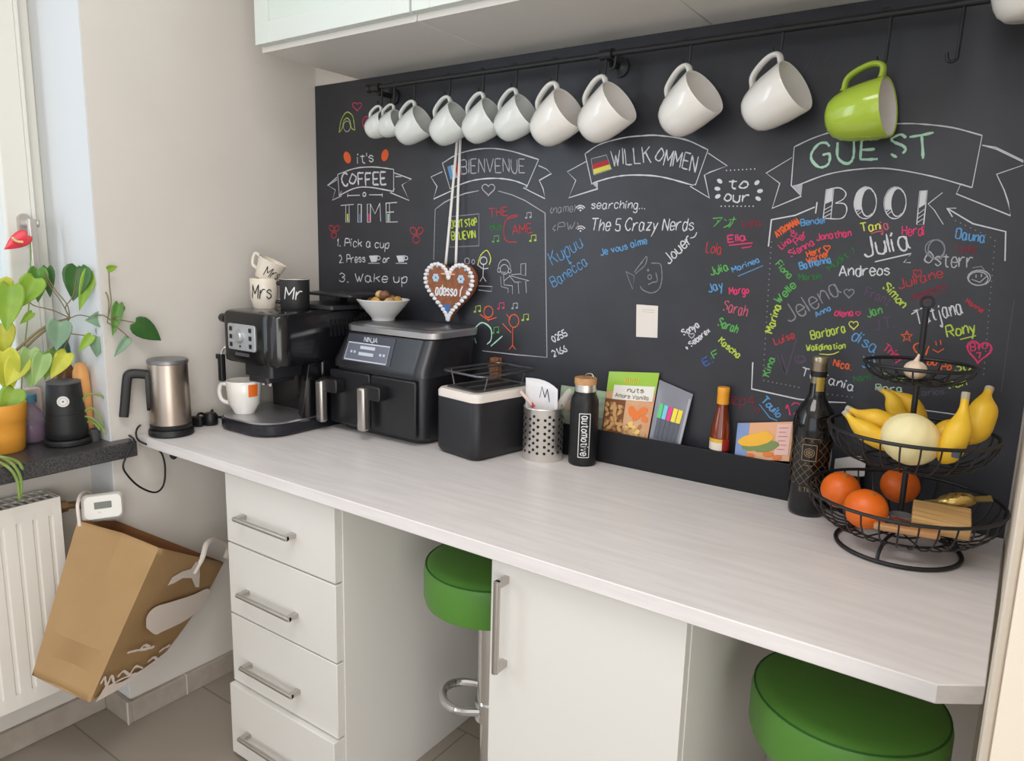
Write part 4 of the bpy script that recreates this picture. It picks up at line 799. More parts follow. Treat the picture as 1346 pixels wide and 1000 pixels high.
# ------------------------------------------------------------------ black flask
fc = V((0.966, -0.066, HC)); fk = thing('flask', 'matt black flask with bamboo lid and framed white lettering', 'flask', fc)
M().lathe([(0, 0), (0.029, 0), (0.0315, 0.003), (0.032, 0.008), (0.032, 0.140), (0.031, 0.149), (0.027, 0.158), (0.0245, 0.163), (0.0245, 0.168), (0, 0.168)], fc, 44, cap0=False, cap1=False).out('body', mat('flask_black', (22, 22, 24), 0.42, spec=0.4), fk, smooth=40)
M().lathe([(0.0235, 0.168), (0.0235, 0.184)], fc, 40).lathe([(0.0245, 0.172), (0.0245, 0.176)], fc, 40).out('steel_neck', steel, fk, smooth=40)
bam = mat('bamboo', (196, 150, 104), 0.5, noise=(180, 130, 84), scale=60)
M().lathe([(0, 0.1842), (0.0248, 0.1842), (0.025, 0.186), (0.025, 0.197), (0.024, 0.199), (0, 0.199)], fc, 40, cap0=False, cap1=False).out('lid', bam, fk)
M().tube(cat([fc + V((-0.006, 0.0, 0.199)), fc + V((0.004, -0.004, 0.207)), fc + V((0.016, -0.006, 0.210)), fc + V((0.022, -0.006, 0.204)), fc + V((0.014, -0.004, 0.199))], 5), 0.0014, 8).out('lid_loop', chrome, fk)
fa = face_ang(fc); m = M()
def onc(a, z, r=0.0323): return fc + V((r * math.cos(fa + a), r * math.sin(fa + a), z))
def arc_line(a0, z0, a1, z1, w, n=8): P = [onc(a0 + (a1 - a0) * k / n, z0 + (z1 - z0) * k / n) for k in range(n + 1)]; m.ribbon(P, w, [V((math.cos(fa + a0 + (a1 - a0) * k / n), math.sin(fa + a0 + (a1 - a0) * k / n), 0)) for k in range(n + 1)], taper=1)
ac = 0.06
for a0, z0, a1, z1 in ((-0.38, 0.022, 0.38, 0.022), (-0.38, 0.122, 0.38, 0.122), (-0.38, 0.022, -0.38, 0.122), (0.38, 0.022, 0.38, 0.122)): arc_line(ac + a0, z0, ac + a1, z1, 0.0016)
for st in text_strokes('automotive', (0, 0), (100, 0), 17, wob=0.0, hand=False):
    P = []; N = []
    for a, b in st:
        an = ac - 0.19 - b / 17 * 0.52; z = 0.117 - a / 100 * 0.090; P.append(onc(an, z)); N.append(V((math.cos(fa + an), math.sin(fa + an), 0)))
    m.ribbon(P, 0.0021, N)
m.out('lettering', white_ink, fk, smooth=0)
# ------------------------------------------------------------------ packets on the ledge
def pouch(name, label, quad, cat_, base, y0=0.008, y1=None, thick=0.012, crimp=True):  # quad: photo pixels tl,tr,br,bl, leaning on the board
    P = [at(*q, 1, y0) for q in quad]; y1 = y1 if y1 is not None else 0.0
    n, k = 10, 12
    fr_, bk_ = [], []
    for i in range(k + 1):
        t = i / k
        for j in range(n + 1):
            s_ = j / n; p = P[3].lerp(P[2], s_).lerp(P[0].lerp(P[1], s_), t)
            lean = y0 * t + (-0.014) * (1 - t)
            b = thick * (math.sin(math.pi * min(1, max(0, s_)))) ** 0.6 * (math.sin(math.pi * (0.12 + 0.80 * t) if t < 0.97 else 0)) ** 0.8 if crimp else thick
            b = max(b, 0.0008) * 0.5
            fr_.append(V((p.x, lean - b, p.z))); bk_.append(V((p.x, min(lean + b, 0.0135), p.z)))
    m = M(); N = (n + 1) * (k + 1); idx = lambda i, j: i * (n + 1) + j; fs = []
    for i in range(k):
        for j in range(n):
            fs.append((idx(i, j), idx(i, j + 1), idx(i + 1, j + 1), idx(i + 1, j))); fs.append((N + idx(i, j), N + idx(i + 1, j), N + idx(i + 1, j + 1), N + idx(i, j + 1)))
    for i in range(k):
        for j in (0, n): fs.append((idx(i, j), idx(i + 1, j), N + idx(i + 1, j), N + idx(i, j)))
    for j in range(n):
        for i in (0, k): fs.append((idx(i, j), idx(i, j + 1), N + idx(i, j + 1), N + idx(i, j)))
    m.add(fr_ + bk_, fs)
    o = m.out(name, base); tag(o, label, cat_, base=False)
    def surf(s_, t, d=0.0012):                         # a point just in front of the packet's face
        i = min(int(t * k), k - 1); j = min(int(s_ * n), n - 1); a, b = t * k - i, s_ * n - j
        q = fr_[idx(i, j)].lerp(fr_[idx(i, j + 1)], b).lerp(fr_[idx(i + 1, j)].lerp(fr_[idx(i + 1, j + 1)], b), a)
        return q + V((0, -d, 0))
    return o, surf
def patch(o, surf, name, m_, s0, s1, t0, t1, d=0.0010, n=6, shear=0.0):
    m = M(); vs = [surf(min(max(s0 + (s1 - s0) * a / n + shear * b / n, 0), 1), t0 + (t1 - t0) * b / n, d) for b in range(n + 1) for a in range(n + 1)]
    m.add(vs, [(b * (n + 1) + a, b * (n + 1) + a + 1, (b + 1) * (n + 1) + a + 1, (b + 1) * (n + 1) + a) for b in range(n) for a in range(n)])
    return m.out(name, m_, o)
def blobs(o, surf, name, m_, lst, d=0.0016, ecc=0.7, n=12):
    m = M()
    for s_, t, r_ in lst:
        rot = random.uniform(0, 3.1); cr, sr = math.cos(rot), math.sin(rot); q = [surf(min(max(s_ + r_ * (math.cos(2 * math.pi * k / n) * cr - ecc * math.sin(2 * math.pi * k / n) * sr), 0.01), .99), min(max(t + r_ * 0.85 * (math.cos(2 * math.pi * k / n) * sr + ecc * math.sin(2 * math.pi * k / n) * cr), 0.01), .97), d) for k in range(n)]
        q = [v_ + V((0, -0.00005 * (m.nr % 12), 0)) for v_ in q]; m.nr += 1; m.add([sum(q, V()) / n] + q, [(0, 1 + k, 1 + (k + 1) % n) for k in range(n)])
    return m.out(name, m_, o, smooth=0)
def ptext(o, surf, txt, s0, t0, s1, t1, hs, w, m_, name='lettering'):
    m = M()
    for st in text_strokes(txt, (0, 0), (100, 0), 100 * hs, wob=0.08):
        m.ribbon([surf(min(max(s0 + (s1 - s0) * a / 100, 0), 1), min(max(t0 + (t1 - t0) * a / 100 - b / 100 * (s1 - s0), 0), 1), 0.0022) for a, b in st], w, V((0, -1, 0)))
    return m.out(name, m_, o, smooth=0)
o, s = pouch('snack_packet', 'pale green packet half hidden behind the black flask', [(738, 506), (800, 515), (800, 570), (738, 560)], 'packet', mat('packet_pale', (170, 180, 160), 0.45, noise=(140, 152, 134), scale=50), thick=0.008)
patch(o, s, 'green_band', mat('packet_mint', (150, 186, 142), 0.45), 0.05, 0.95, 0.86, 0.96); patch(o, s, 'print', mat('packet_grey', (120, 130, 122), 0.5), 0.55, 0.95, 0.1, 0.4); patch(o, s, 'print', mat('packet_beige', (190, 160, 140), 0.5), 0.1, 0.45, 0.45, 0.75)
o, s = pouch('nut_pouch', 'green and orange nut snack pouch leaning on the chalkboard', [(801, 488), (867, 490), (856, 577), (796, 568)], 'pouch', mat('pouch_orange', (214, 170, 130), 0.35, noise=(204, 140, 96), scale=14), thick=0.016)
patch(o, s, 'green_header', mat('pouch_green', (150, 190, 62), 0.35), 0.0, 1.0, 0.70, 1.0); patch(o, s, 'white_panel', mat('pouch_white', (226, 222, 214), 0.4), 0.16, 0.97, 0.58, 0.80, 0.0014)
nutm = mat('nut_brown', (172, 120, 72), 0.6); nutd = mat('nut_dark', (122, 78, 46), 0.6); org = mat('carrot_orange', (230, 120, 48), 0.5); yel = mat('pale_yellow_print', (236, 200, 120), 0.5)
NP = [(random.uniform(0.06, 0.42), random.uniform(0.05, 0.54), random.uniform(0.045, 0.065)) for k in range(40)] + [(random.uniform(0.42, 0.92), random.uniform(0.05, 0.20), random.uniform(0.04, 0.055)) for k in range(14)]
patch(o, s, 'nut_bed', nutd, 0.0, 0.46, 0.0, 0.58, 0.0009)
for k_, mm_ in enumerate((nutm, mat('nut_pale', (204, 162, 108), 0.6))): blobs(o, s, 'nut_print', mm_, NP[k_::2], 0.0016 + 0.0007 * k_, 0.6)
blobs(o, s, 'fruit_print', org, [(0.62, 0.42, 0.10), (0.72, 0.36, 0.10), (0.83, 0.43, 0.09), (0.88, 0.32, 0.07)], 0.0018); blobs(o, s, 'flower_print', yel, [(0.62, 0.22, 0.07), (0.70, 0.18, 0.06), (0.56, 0.16, 0.05), (0.78, 0.12, 0.06), (0.68, 0.10, 0.06)], 0.002)
ptext(o, s, 'KLUTH', 0.36, 0.83, 0.64, 0.83, 0.3, 0.0016, mat('pouch_gold', (220, 190, 70), 0.4)); ptext(o, s, 'nuts', 0.46, 0.705, 0.78, 0.705, 0.22, 0.0013, ink); ptext(o, s, 'Amore Vanilla', 0.22, 0.62, 0.90, 0.60, 0.09, 0.001, mat('brown_ink', (90, 60, 40), 0.6))
# clear pen pouch with text markers
o, s = pouch('marker_pouch', 'clear grey pouch of coloured text markers right of the nut pouch', [(867, 499), (911, 518), (899, 585), (858, 577)], 'pouch', mat('pouch_clear_grey', (128, 128, 138), 0.25, spec=0.6), thick=0.010)
for k, c in enumerate(((90, 200, 120), (120, 196, 220), (226, 60, 140), (236, 222, 70), (240, 214, 60))):
    mm_ = mat('marker_cap_%d' % k, c, 0.4); s0 = 0.14 + k * 0.145
    patch(o, s, 'marker_cap', mm_, s0, s0 + 0.125, 0.42, 0.66, 0.0022, 3, 0.02); patch(o, s, 'marker_barrel', mat('marker_grey', (88, 92, 104), 0.4), s0, s0 + 0.125, 0.08, 0.42, 0.0018, 3, 0.02)
patch(o, s, 'edge_seam', mat('pouch_seam', (170, 168, 178), 0.3), 0.93, 0.99, 0.03, 0.9, 0.0012)
# syrup bottle
sc = at(945, 590, 1, -0.008); sc = V((sc.x, -0.0070, 0.8153)); sy = thing('syrup_bottle', 'small amber syrup bottle with yellow cap on the black ledge', 'bottle', sc)
amber = mat('amber_syrup', (120, 44, 14), 0.12, spec=0.6, coat=0.5)
M().lathe([(0, 0), (0.0190, 0), (0.0202, 0.003), (0.0205, 0.035), (0.0195, 0.05), (0.0135, 0.085), (0.0105, 0.100), (0.0105, 0.106), (0, 0.106)], sc, 32, cap0=False, cap1=False).out('body', amber, sy, smooth=40)
M().lathe([(0, 0.1062), (0.0118, 0.1062), (0.0122, 0.108), (0.0122, 0.130), (0.0125, 0.131), (0.0125, 0.140), (0.0115, 0.1415), (0, 0.1415)], sc, 28, cap0=False, cap1=False).out('cap', mat('yellow_cap', (232, 160, 44), 0.4), sy)
fb = face_ang(sc)
def band(root, c, r, z0, z1, a0, a1, m_, name, n=16):
    m = M(); vs = []
    for k in range(n + 1):
        an = a0 + (a1 - a0) * k / n; vs += [c + V((r * math.cos(an), r * math.sin(an), z0)), c + V((r * math.cos(an), r * math.sin(an), z1))]
    m.add(vs, [(2 * k, 2 * k + 2, 2 * k + 3, 2 * k + 1) for k in range(n)]); return m.out(name, m_, root)
band(sy, sc, 0.0209, 0.010, 0.034, fb - 1.6, fb + 0.25, mat('label_cream', (226, 214, 200), 0.5), 'label'); band(sy, sc, 0.0209, 0.010, 0.034, fb + 0.25, fb + 1.5, mat('label_red', (158, 40, 30), 0.5), 'red_label'); band(sy, sc, 0.02095, 0.026, 0.034, fb - 1.6, fb + 0.25, mat('label_yellow', (226, 178, 60), 0.5), 'yellow_label_stripe')
# picture card
o, s = pouch('picture_card', 'colourful picture card of a mango leaning on the ledge beside the wine bottle', [(970, 556), (1044, 554), (1041, 603), (970, 599)], 'card', mat('card_print', (226, 168, 128), 0.45), thick=0.0016, crimp=False)
patch(o, s, 'blue_edge', mat('card_blue', (126, 150, 196), 0.45), 0.0, 0.22, 0.0, 1.0, 0.0008); blobs(o, s, 'leaf_print', mat('card_green', (120, 140, 76), 0.5), [(0.38, 0.45, 0.20), (0.56, 0.36, 0.16)], 0.0012, 1.6); blobs(o, s, 'mango_print', mat('card_mango', (240, 180, 46), 0.45), [(0.36, 0.54, 0.20), (0.47, 0.60, 0.13)], 0.0016, 1.7); patch(o, s, 'pink_panel', mat('card_pink', (228, 186, 176), 0.45), 0.72, 0.97, 0.15, 0.95, 0.0012)
m = M()
for k in range(6): m.ribbon([s(0.76, 0.85 - k * 0.11, 0.002), s(0.92 - 0.03 * (k % 2), 0.85 - k * 0.11, 0.002)], 0.0012, V((0, -1, 0)))
m.out('print_lines', mat('card_red_ink', (190, 90, 90), 0.5), o, smooth=0)
blobs(o, s, 'berry_print', mat('card_orange', (226, 120, 50), 0.5), [(0.30, 0.12, 0.06), (0.62, 0.16, 0.08), (0.78, 0.08, 0.07)], 0.0018, 1.3)
# folded papers behind the bottle
o, s = pouch('folded_paper', 'white folded papers standing behind the wine bottle', [(1098, 603), (1139, 597), (1139, 622), (1098, 624)], 'paper', mat('paper_off_white', (206, 202, 200), 0.8), thick=0.002, crimp=False)  # papers in a plain off-white tone
# ------------------------------------------------------------------ wine bottle
wc = V((1.456, -0.075, HC)); wn = thing('wine_bottle', 'dark wine bottle with gold lattice label standing left of the fruit basket', 'bottle', wc)
wp = [(0, 0.002), (0.026, 0), (0.0305, 0.003), (0.032, 0.010), (0.0372, 0.165), (0.0368, 0.180), (0.0335, 0.195), (0.0265, 0.208), (0.019, 0.218), (0.0142, 0.229), (0.0128, 0.268), (0, 0.268)]
M().lathe(wp, wc, 44, cap0=False, cap1=False).out('body', mat('bottle_black', (13, 13, 15), 0.10, spec=0.6), wn, smooth=45)
M().lathe([(0.0134, 0.232), (0.0136, 0.285), (0.0142, 0.286), (0.0142, 0.296), (0.0132, 0.298), (0, 0.298)], wc, 32, cap0=False, cap1=False).out('capsule', mat('capsule_silver', (170, 160, 140), 0.28, 0.9), wn)
wf = face_ang(wc); gold = mat('gold_print', (138, 118, 86), 0.45, 0.3)
M().lathe([(0.0143, 0.262), (0.0143, 0.272)], wc, 32, cap0=False, cap1=False).out('capsule_band', blackpl, wn)
band(wn, wc, 0.0141, 0.236, 0.262, wf - 0.2, wf + 0.9, mat('neck_seal_gold', (176, 150, 70), 0.4, 0.4), 'neck_seal')
m = M()
def ww(a, z, r_=None): r_ = 0.0321 + max(0, z - 0.01) * 0.03355 + 0.0005; return wc + V((r_ * math.cos(wf + a), r_ * math.sin(wf + a), z)), V((math.cos(wf + a), math.sin(wf + a), 0))
def wl_(a0, z0, a1, z1, w, n=10):
    q = [ww(a0 + (a1 - a0) * k / n, z0 + (z1 - z0) * k / n) for k in range(n + 1)]; m.ribbon([p for p, _ in q], w, [b for _, b in q], taper=1)
for k in range(-6, 7):
    for sg in (-1, 1):
        a0 = k * 0.42; a1 = a0 + sg * 2.2
        pts = []
        for i in range(25):
            t = i / 24; a, z = a0 + (a1 - a0) * t, 0.062 + 0.090 * t
            if abs(a) < 1.75 and not (abs(a + 0.08) < 0.40 and 0.108 < z < 0.142): pts.append((a, z))
            else:
                if len(pts) > 1: q = [ww(*p) for p in pts]; m.ribbon([p for p, _ in q], 0.0006, [b for _, b in q], taper=1)
                pts = []
        if len(pts) > 1: q = [ww(*p) for p in pts]; m.ribbon([p for p, _ in q], 0.0006, [b for _, b in q], taper=1)
for a0, z0, a1, z1 in ((-0.42, 0.110, 0.26, 0.110), (-0.42, 0.140, 0.26, 0.140), (-0.42, 0.110, -0.42, 0.140), (0.26, 0.110, 0.26, 0.140)): wl_(a0, z0, a1, z1, 0.0016)
for r_ in (0.24, 0.14): 
    q = [ww(-0.08 + r_ * math.cos(2 * math.pi * k / 18), 0.125 + r_ * 0.034 * math.sin(2 * math.pi * k / 18)) for k in range(19)]; m.ribbon([p for p, _ in q], 0.0012, [b for _, b in q])
for k in range(8): wl_(-0.08, 0.125, -0.08 + 0.2 * math.cos(k * 0.785), 0.125 + 0.007 * math.sin(k * 0.785), 0.0008, 3)
wl_(-0.35, 0.152, 0.35, 0.152, 0.001); wl_(-0.28, 0.101, 0.12, 0.101, 0.001)
for st in text_strokes('ETICE', (0, 0), (100, 0), 30, wob=0.0):
    q = [ww(-0.42 + a / 100 * 0.8, 0.050 + (-b) / 100 * 0.027) for a, b in st]; m.ribbon([p for p, _ in q], 0.0011, [b for _, b in q])
m.out('gold_label', gold, wn, smooth=0)
# ------------------------------------------------------------------ three-tier wire fruit basket
pc = V((1.622, -0.156, HC)); fbk = thing('fruit_basket', 'black wire fruit basket with three tiers at the right end of the worktop', 'fruit basket', pc)
def circ(r, z, n=48): return [pc + V((r * math.cos(2 * math.pi * k / n), r * math.sin(2 * math.pi * k / n), z)) for k in range(n)]
ZB = 0.032                                             # underside of the lower bowl above the worktop
m = M().tube(circ(0.094, 0.0042), 0.0036, 8, True)
for a in (20, 140, 260):
    ca, sa = math.cos(R(a)), math.sin(R(a)); m.tube(cat([pc + V((0.094 * ca, 0.094 * sa, 0.0042)), pc + V((0.086 * ca, 0.086 * sa, 0.020)), pc + V((0.06 * ca, 0.06 * sa, ZB)), pc + V((0.02 * ca, 0.02 * sa, ZB))], 4), 0.003, 8)
m.out('base_ring', blackmet, fbk)
def bowl(rim, zr_, bot, zb, wires, name):
    m = M().tube(circ(rim, zr_), 0.0030, 8, True).tube(circ(bot, zb), 0.0022, 6, True).tube(circ(bot * 0.45, zb - 0.001), 0.0018, 6, True)
    for k in range(wires):
        a = 2 * math.pi * k / wires; ca, sa = math.cos(a), math.sin(a); pr = []
        for t in (0, .15, .35, .6, .8, 1.0):
            rr = bot + (rim - bot) * (math.sin(t * math.pi / 2) ** 0.9); z = zb + (zr_ - zb) * (1 - math.cos(t * math.pi / 2)) ** 0.9
            pr.append(pc + V((rr * ca, rr * sa, z)))
        m.tube(pr, 0.00145, 5)
    for k in range(6):
        a = 2 * math.pi * k / 6; m.tube([pc + V((0.004 * math.cos(a), 0.004 * math.sin(a), zb)), pc + V((bot * math.cos(a), bot * math.sin(a), zb))], 0.0014, 5)
    return m.out(name, blackmet, fbk)
bowl(0.146, 0.092, 0.075, ZB, 34, 'lower_bowl'); bowl(0.124, 0.204, 0.066, 0.150, 28, 'middle_bowl'); bowl(0.080, 0.312, 0.042, 0.285, 20, 'top_bowl')
M().tube([pc + V((0, 0, ZB - 0.004)), pc + V((0, 0, 0.402))], 0.0045, 10).ball(pc + V((0, 0, ZB)), 0.009, 0.009, 0.006, 12, 8).ball(pc + V((0, 0, 0.150)), 0.007, 0.007, 0.006, 12, 8).tube([pc + V((0.009 * math.cos(R(a)), 0, 0.411 + 0.009 * math.sin(R(a)))) for a in range(0, 360, 24)], 0.002, 6, True).out('pole', blackmet, fbk)
# fruit
orange_m = mat('orange_peel', (236, 116, 28), 0.42, noise=(230, 104, 20), scale=25, bump=0.5)
def orange_fruit(px, py, r, z, lab):
    c = at(px, py, 2, z); m = M().ball(c, r, r, r * 0.96, 28, 18); o = m.out('orange', orange_m, smooth=60); tag(o, lab, 'orange', 'oranges in the lower tier')
    M().lathe([(0.0001, 0), (0.003, 0.0), (0.002, 0.0015), (0.0001, 0.0015)], c + V((0.3, -0.3, 0.9)).normalized() * r * 0.955, 10, axis=(0.3, -0.3, 0.9)).out('stem_end', mat('stem_green', (120, 120, 50), 0.7), o)
orange_fruit(1105, 644, 0.033, HC + 0.075, 'orange at the left rim of the lower basket tier, beside the wine bottle')
orange_fruit(1138, 669, 0.034, HC + 0.072, 'frontmost orange in the lower basket tier')
orange_fruit(1183, 638, 0.0320, HC + 0.0835, 'darker orange at the back of the lower tier beside the pole')
def banana(name, label, px, r, y0, tipcol=None):       # px: photo points with their own y depth
    P = cat([at(x, y_, 1, d) for x, y_, d in px], 6); n = len(P); rs = []
    for i in range(n):
        t = i / (n - 1); k_ = min(1, max(0, (t - 0.08) / 0.38)); rs.append(r * ((0.30 + 0.70 * k_ * k_ * (3 - 2 * k_)) if t < 0.70 else max(0.30, 1 - ((t - 0.70) / 0.30) ** 2 * 0.72)))
    m = M().tube(P, rs, 16); o = m.out(name, mat('banana_yellow', (236, 192, 48), 0.45, noise=(226, 178, 40), scale=14), smooth=70); tag(o, label, 'banana', 'bananas in the middle tier', base=False)
    M().tube([P[0] + (P[0] - P[1]) * 1.2, P[0], P[1]], [rs[0] * 1.05, rs[0] * 1.06, rs[1] * 1.02], 10).out('stem', mat('banana_stem', (188, 166, 96) if tipcol is None else tipcol, 0.7), o)
    M().tube([P[-2], P[-1], P[-1] + (P[-1] - P[-2]) * 0.6], [rs[-2] * 1.03, rs[-1] * 1.04, rs[-1] * 0.7], 8).out('tip', mat('banana_tip', (96, 74, 42), 0.8), o)
    return o
banana('banana', 'banana lying at the left edge of the middle tier', [(1112, 543, -0.200), (1124, 556, -0.206), (1145, 571, -0.21), (1166, 580, -0.205), (1180, 582, -0.19)], 0.0165, 0, (176, 170, 150))
banana('banana', 'banana lying on the leftmost banana of the middle tier', [(1116, 538, -0.17), (1134, 546, -0.175), (1155, 553, -0.175), (1172, 560, -0.168), (1186, 566, -0.155)], 0.0185, 0, (176, 170, 150))
banana('banana', 'banana with its stem up behind the pale melon', [(1157, 511, -0.11), (1170, 521, -0.108), (1177, 537, -0.105), (1183, 552, -0.105), (1190, 568, -0.108)], 0.0145, 0, (206, 190, 60))
banana('banana', 'banana right behind the melon beside the pole', [(1168, 514, -0.092), (1184, 522, -0.088), (1198, 533, -0.088), (1206, 548, -0.09), (1209, 565, -0.095)], 0.0155, 0, (206, 190, 60))
banana('banana', 'banana with brown stem standing up right of the pole', [(1269, 521, -0.20), (1265, 548, -0.21), (1257, 572, -0.222), (1248, 592, -0.222), (1238, 606, -0.210)], 0.0185, 0, (150, 110, 90))
banana('banana', 'banana standing at the far right of the middle tier', [(1300, 512, -0.13), (1295, 526, -0.142), (1291, 545, -0.155), (1283, 565, -0.165), (1270, 582, -0.170)], 0.0205, 0, (200, 180, 110))
banana('banana', 'short banana lying between the pole and the brown-stemmed banana', [(1262, 553, -0.16), (1250, 558, -0.17), (1241, 570, -0.18), (1236, 585, -0.185), (1236, 598, -0.182)], 0.0165, 0, (200, 180, 110))
# sticker on the standing banana
q = at(1257, 596, 1, -0.2445); m = M().loft([[(q.x + a, y, q.z + b) for a, b in rrect(0, 0, 0.006, 0.007, 0.002, 3)] for y in (q.y, q.y + 0.0006)])
tag(m.out('fruit_sticker', mat('sticker_dark', (70, 74, 84), 0.4)), 'small dark sticker on the brown-stemmed banana', 'sticker')
mc = at(1197, 577, 2, HC + 0.202); melon = mat('melon_skin', (236, 220, 160), 0.5, noise=(240, 228, 180), scale=9, bump=0.2)
m = M().ball((0, 0, 0), 0.043, 0.043, 0.0395, 40, 20, fn=lambda a, t: 1 + 0.016 * math.cos(10 * a) * math.sin(t)); m.xf(Matrix.Translation(mc) @ Matrix.Rotation(R(25), 4, 'Y'))
o = tag(m.out('melon', melon, smooth=60), 'pale cream melon at the front of the middle basket tier', 'melon')
gc = at(1203, 486, 2, HC + 0.303); garl = mat('garlic_white', (226, 204, 180), 0.55)
m = M().ball(gc, 0.0165, 0.0165, 0.015, 24, 12, fn=lambda a, t: 1 + 0.05 * math.cos(6 * a) * math.sin(t)).tube(cat([gc + V((0, 0, 0.012)), gc + V((0.002, 0, 0.02)), gc + V((0.004, 0.001, 0.028))], 4), [0.006, 0.005, 0.004, 0.0035, 0.003, 0.0025, 0.0025, 0.002, 0.002][:9], 8)
tag(m.out('garlic_bulb', garl, smooth=60), 'garlic bulb in the small top tier of the basket', 'garlic')
# wafer bars, gold sweet, glass jar, brown bar
waf = mat('wafer_brown', (206, 168, 112), 0.6, noise=(176, 134, 82), scale=70, stretch=(0.1, 4, 1), bump=0.3)
wb = M().box(-0.040, 0.040, -0.027, 0.027, -0.011, 0.011).xf(Matrix.Translation(V((1.682, -0.198, HC + 0.077))) @ Matrix.Rotation(R(6), 4, 'Z') @ Matrix.Rotation(R(22), 4, 'X'))
tag(wb.out('wafer_pack', waf, bevel=0.002), 'brown striped wafer pack in the lower basket tier', 'wafer')
wb = M().box(-0.046, 0.046, -0.008, 0.008, -0.005, 0.005).xf(Matrix.Translation(V((1.640, -0.236, HC + 0.060))) @ Matrix.Rotation(R(8), 4, 'Z'))
tag(wb.out('snack_bar', mat('bar_tan', (186, 136, 90), 0.55), bevel=0.003), 'thin tan snack bar lying below the wafer pack', 'snack bar')
wb = M().box(-0.018, 0.018, -0.007, 0.007, -0.004, 0.004).xf(Matrix.Translation(V((1.632, -0.205, HC + 0.062))) @ Matrix.Rotation(R(-20), 4, 'Z'))
tag(wb.out('chocolate_bar', mat('choco_red', (120, 60, 50), 0.4), bevel=0.002), 'small reddish chocolate bar beside the basket pole', 'chocolate bar')
gf = mat('gold_foil', (206, 176, 104), 0.25, 0.8)
gs = M().ball((0, 0, 0), 0.022, 0.011, 0.010, 16, 8, fn=lambda a, t: 1 + 0.08 * math.sin(5 * a + 3 * t)).loft([[(0.020, 0.004 * math.cos(a), 0.004 * math.sin(a)) for a in (0, 1.57, 3.14, 4.71)], [(0.038, 0.014 * math.cos(a), 0.004 * math.sin(a)) for a in (0, 1.57, 3.14, 4.71)]]).loft([[(-0.020, 0.004 * math.cos(a), 0.004 * math.sin(a)) for a in (0, 1.57, 3.14, 4.71)], [(-0.036, 0.012 * math.cos(a), 0.004 * math.sin(a)) for a in (0, 1.57, 3.14, 4.71)]])
gs.xf(Matrix.Translation(V((1.698, -0.160, HC + 0.101))) @ Matrix.Scale(1.25, 4) @ Matrix.Rotation(R(12), 4, 'Z') @ Matrix.Rotation(R(-14), 4, 'Y'))
tag(gs.out('gold_wrapped_sweet', gf), 'gold foil wrapped sweet lying on the wafer pack', 'sweet')
jc = V((1.626, -0.178, HC + 0.040)); jr = M().lathe([(0, 0), (0.017, 0), (0.018, 0.003), (0.018, 0.026), (0.0165, 0.026), (0.0165, 0.003), (0, 0.002)], jc, 28, cap0=False, cap1=False)
tag(jr.out('glass_jar', glassmat('jar_glass', (205, 205, 205), 0.35)), 'small empty glass jar beside the basket pole', 'jar')
# ------------------------------------------------------------------ steel milk jug on the left corner of the worktop
kc = V((0.042, -0.511, HC)); kj = thing('electric_jug', 'brushed steel jug with black handle at the left end of the worktop', 'jug', kc)
steelw = mat('warm_brushed_steel', (176, 162, 150), 0.34, 1.0)
M().lathe([(0, 0.0004), (0.050, 0.0004), (0.0525, 0.003), (0.0525, 0.013), (0.050, 0.017), (0, 0.017)], kc, 44, cap0=False, cap1=False).out('base', blackpl, kj)
M().lathe([(0.047, 0.0172), (0.0485, 0.020), (0.0485, 0.030)], kc, 44).out('lower_ring', blackpl, kj)
M().lathe([(0.0478, 0.0302), (0.0475, 0.06), (0.0455, 0.178), (0.0448, 0.180)], kc, 48).out('body', steelw, kj, smooth=50)
M().lathe([(0.0455, 0.1802), (0.0475, 0.1815), (0.0475, 0.187), (0.045, 0.190), (0.02, 0.191), (0, 0.191)], kc, 44, cap1=False).out('lid', mat('lid_grey_steel', (140, 140, 144), 0.35, 0.8), kj)
hdv = V((-0.45, -0.893, 0)); sdv = V((0.893, -0.45, 0))
P = [kc + hdv * 0.040 + V((0, 0, 0.152)), kc + hdv * 0.070 + V((0, 0, 0.157)), kc + hdv * 0.086 + V((0, 0, 0.155)), kc + hdv * 0.091 + V((0, 0, 0.142)), kc + hdv * 0.098 + V((0, 0, 0.090)), kc + hdv * 0.103 + V((0, 0, 0.054))]
P = cat(P, 5); rings = []
for i, p in enumerate(P):
    t = (P[min(i + 1, len(P) - 1)] - P[max(i - 1, 0)]).normalized(); u = t.cross(sdv).normalized()
    rings.append([p + sdv * a + u * b for a, b in rrect(0, 0, 0.0135, 0.0105, 0.005, 3)])
M().loft(rings).out('handle', blackpl, kj, bevel=0.001)
M().loft([[kc + hdv * d + sdv * a + V((0, 0, z)) for a, z in rrect(0, 0.112, 0.014, 0.048, 0.010, 4)] for d in (0.043, 0.052)]).out('handle_plate', blackpl, kj, bevel=0.001)
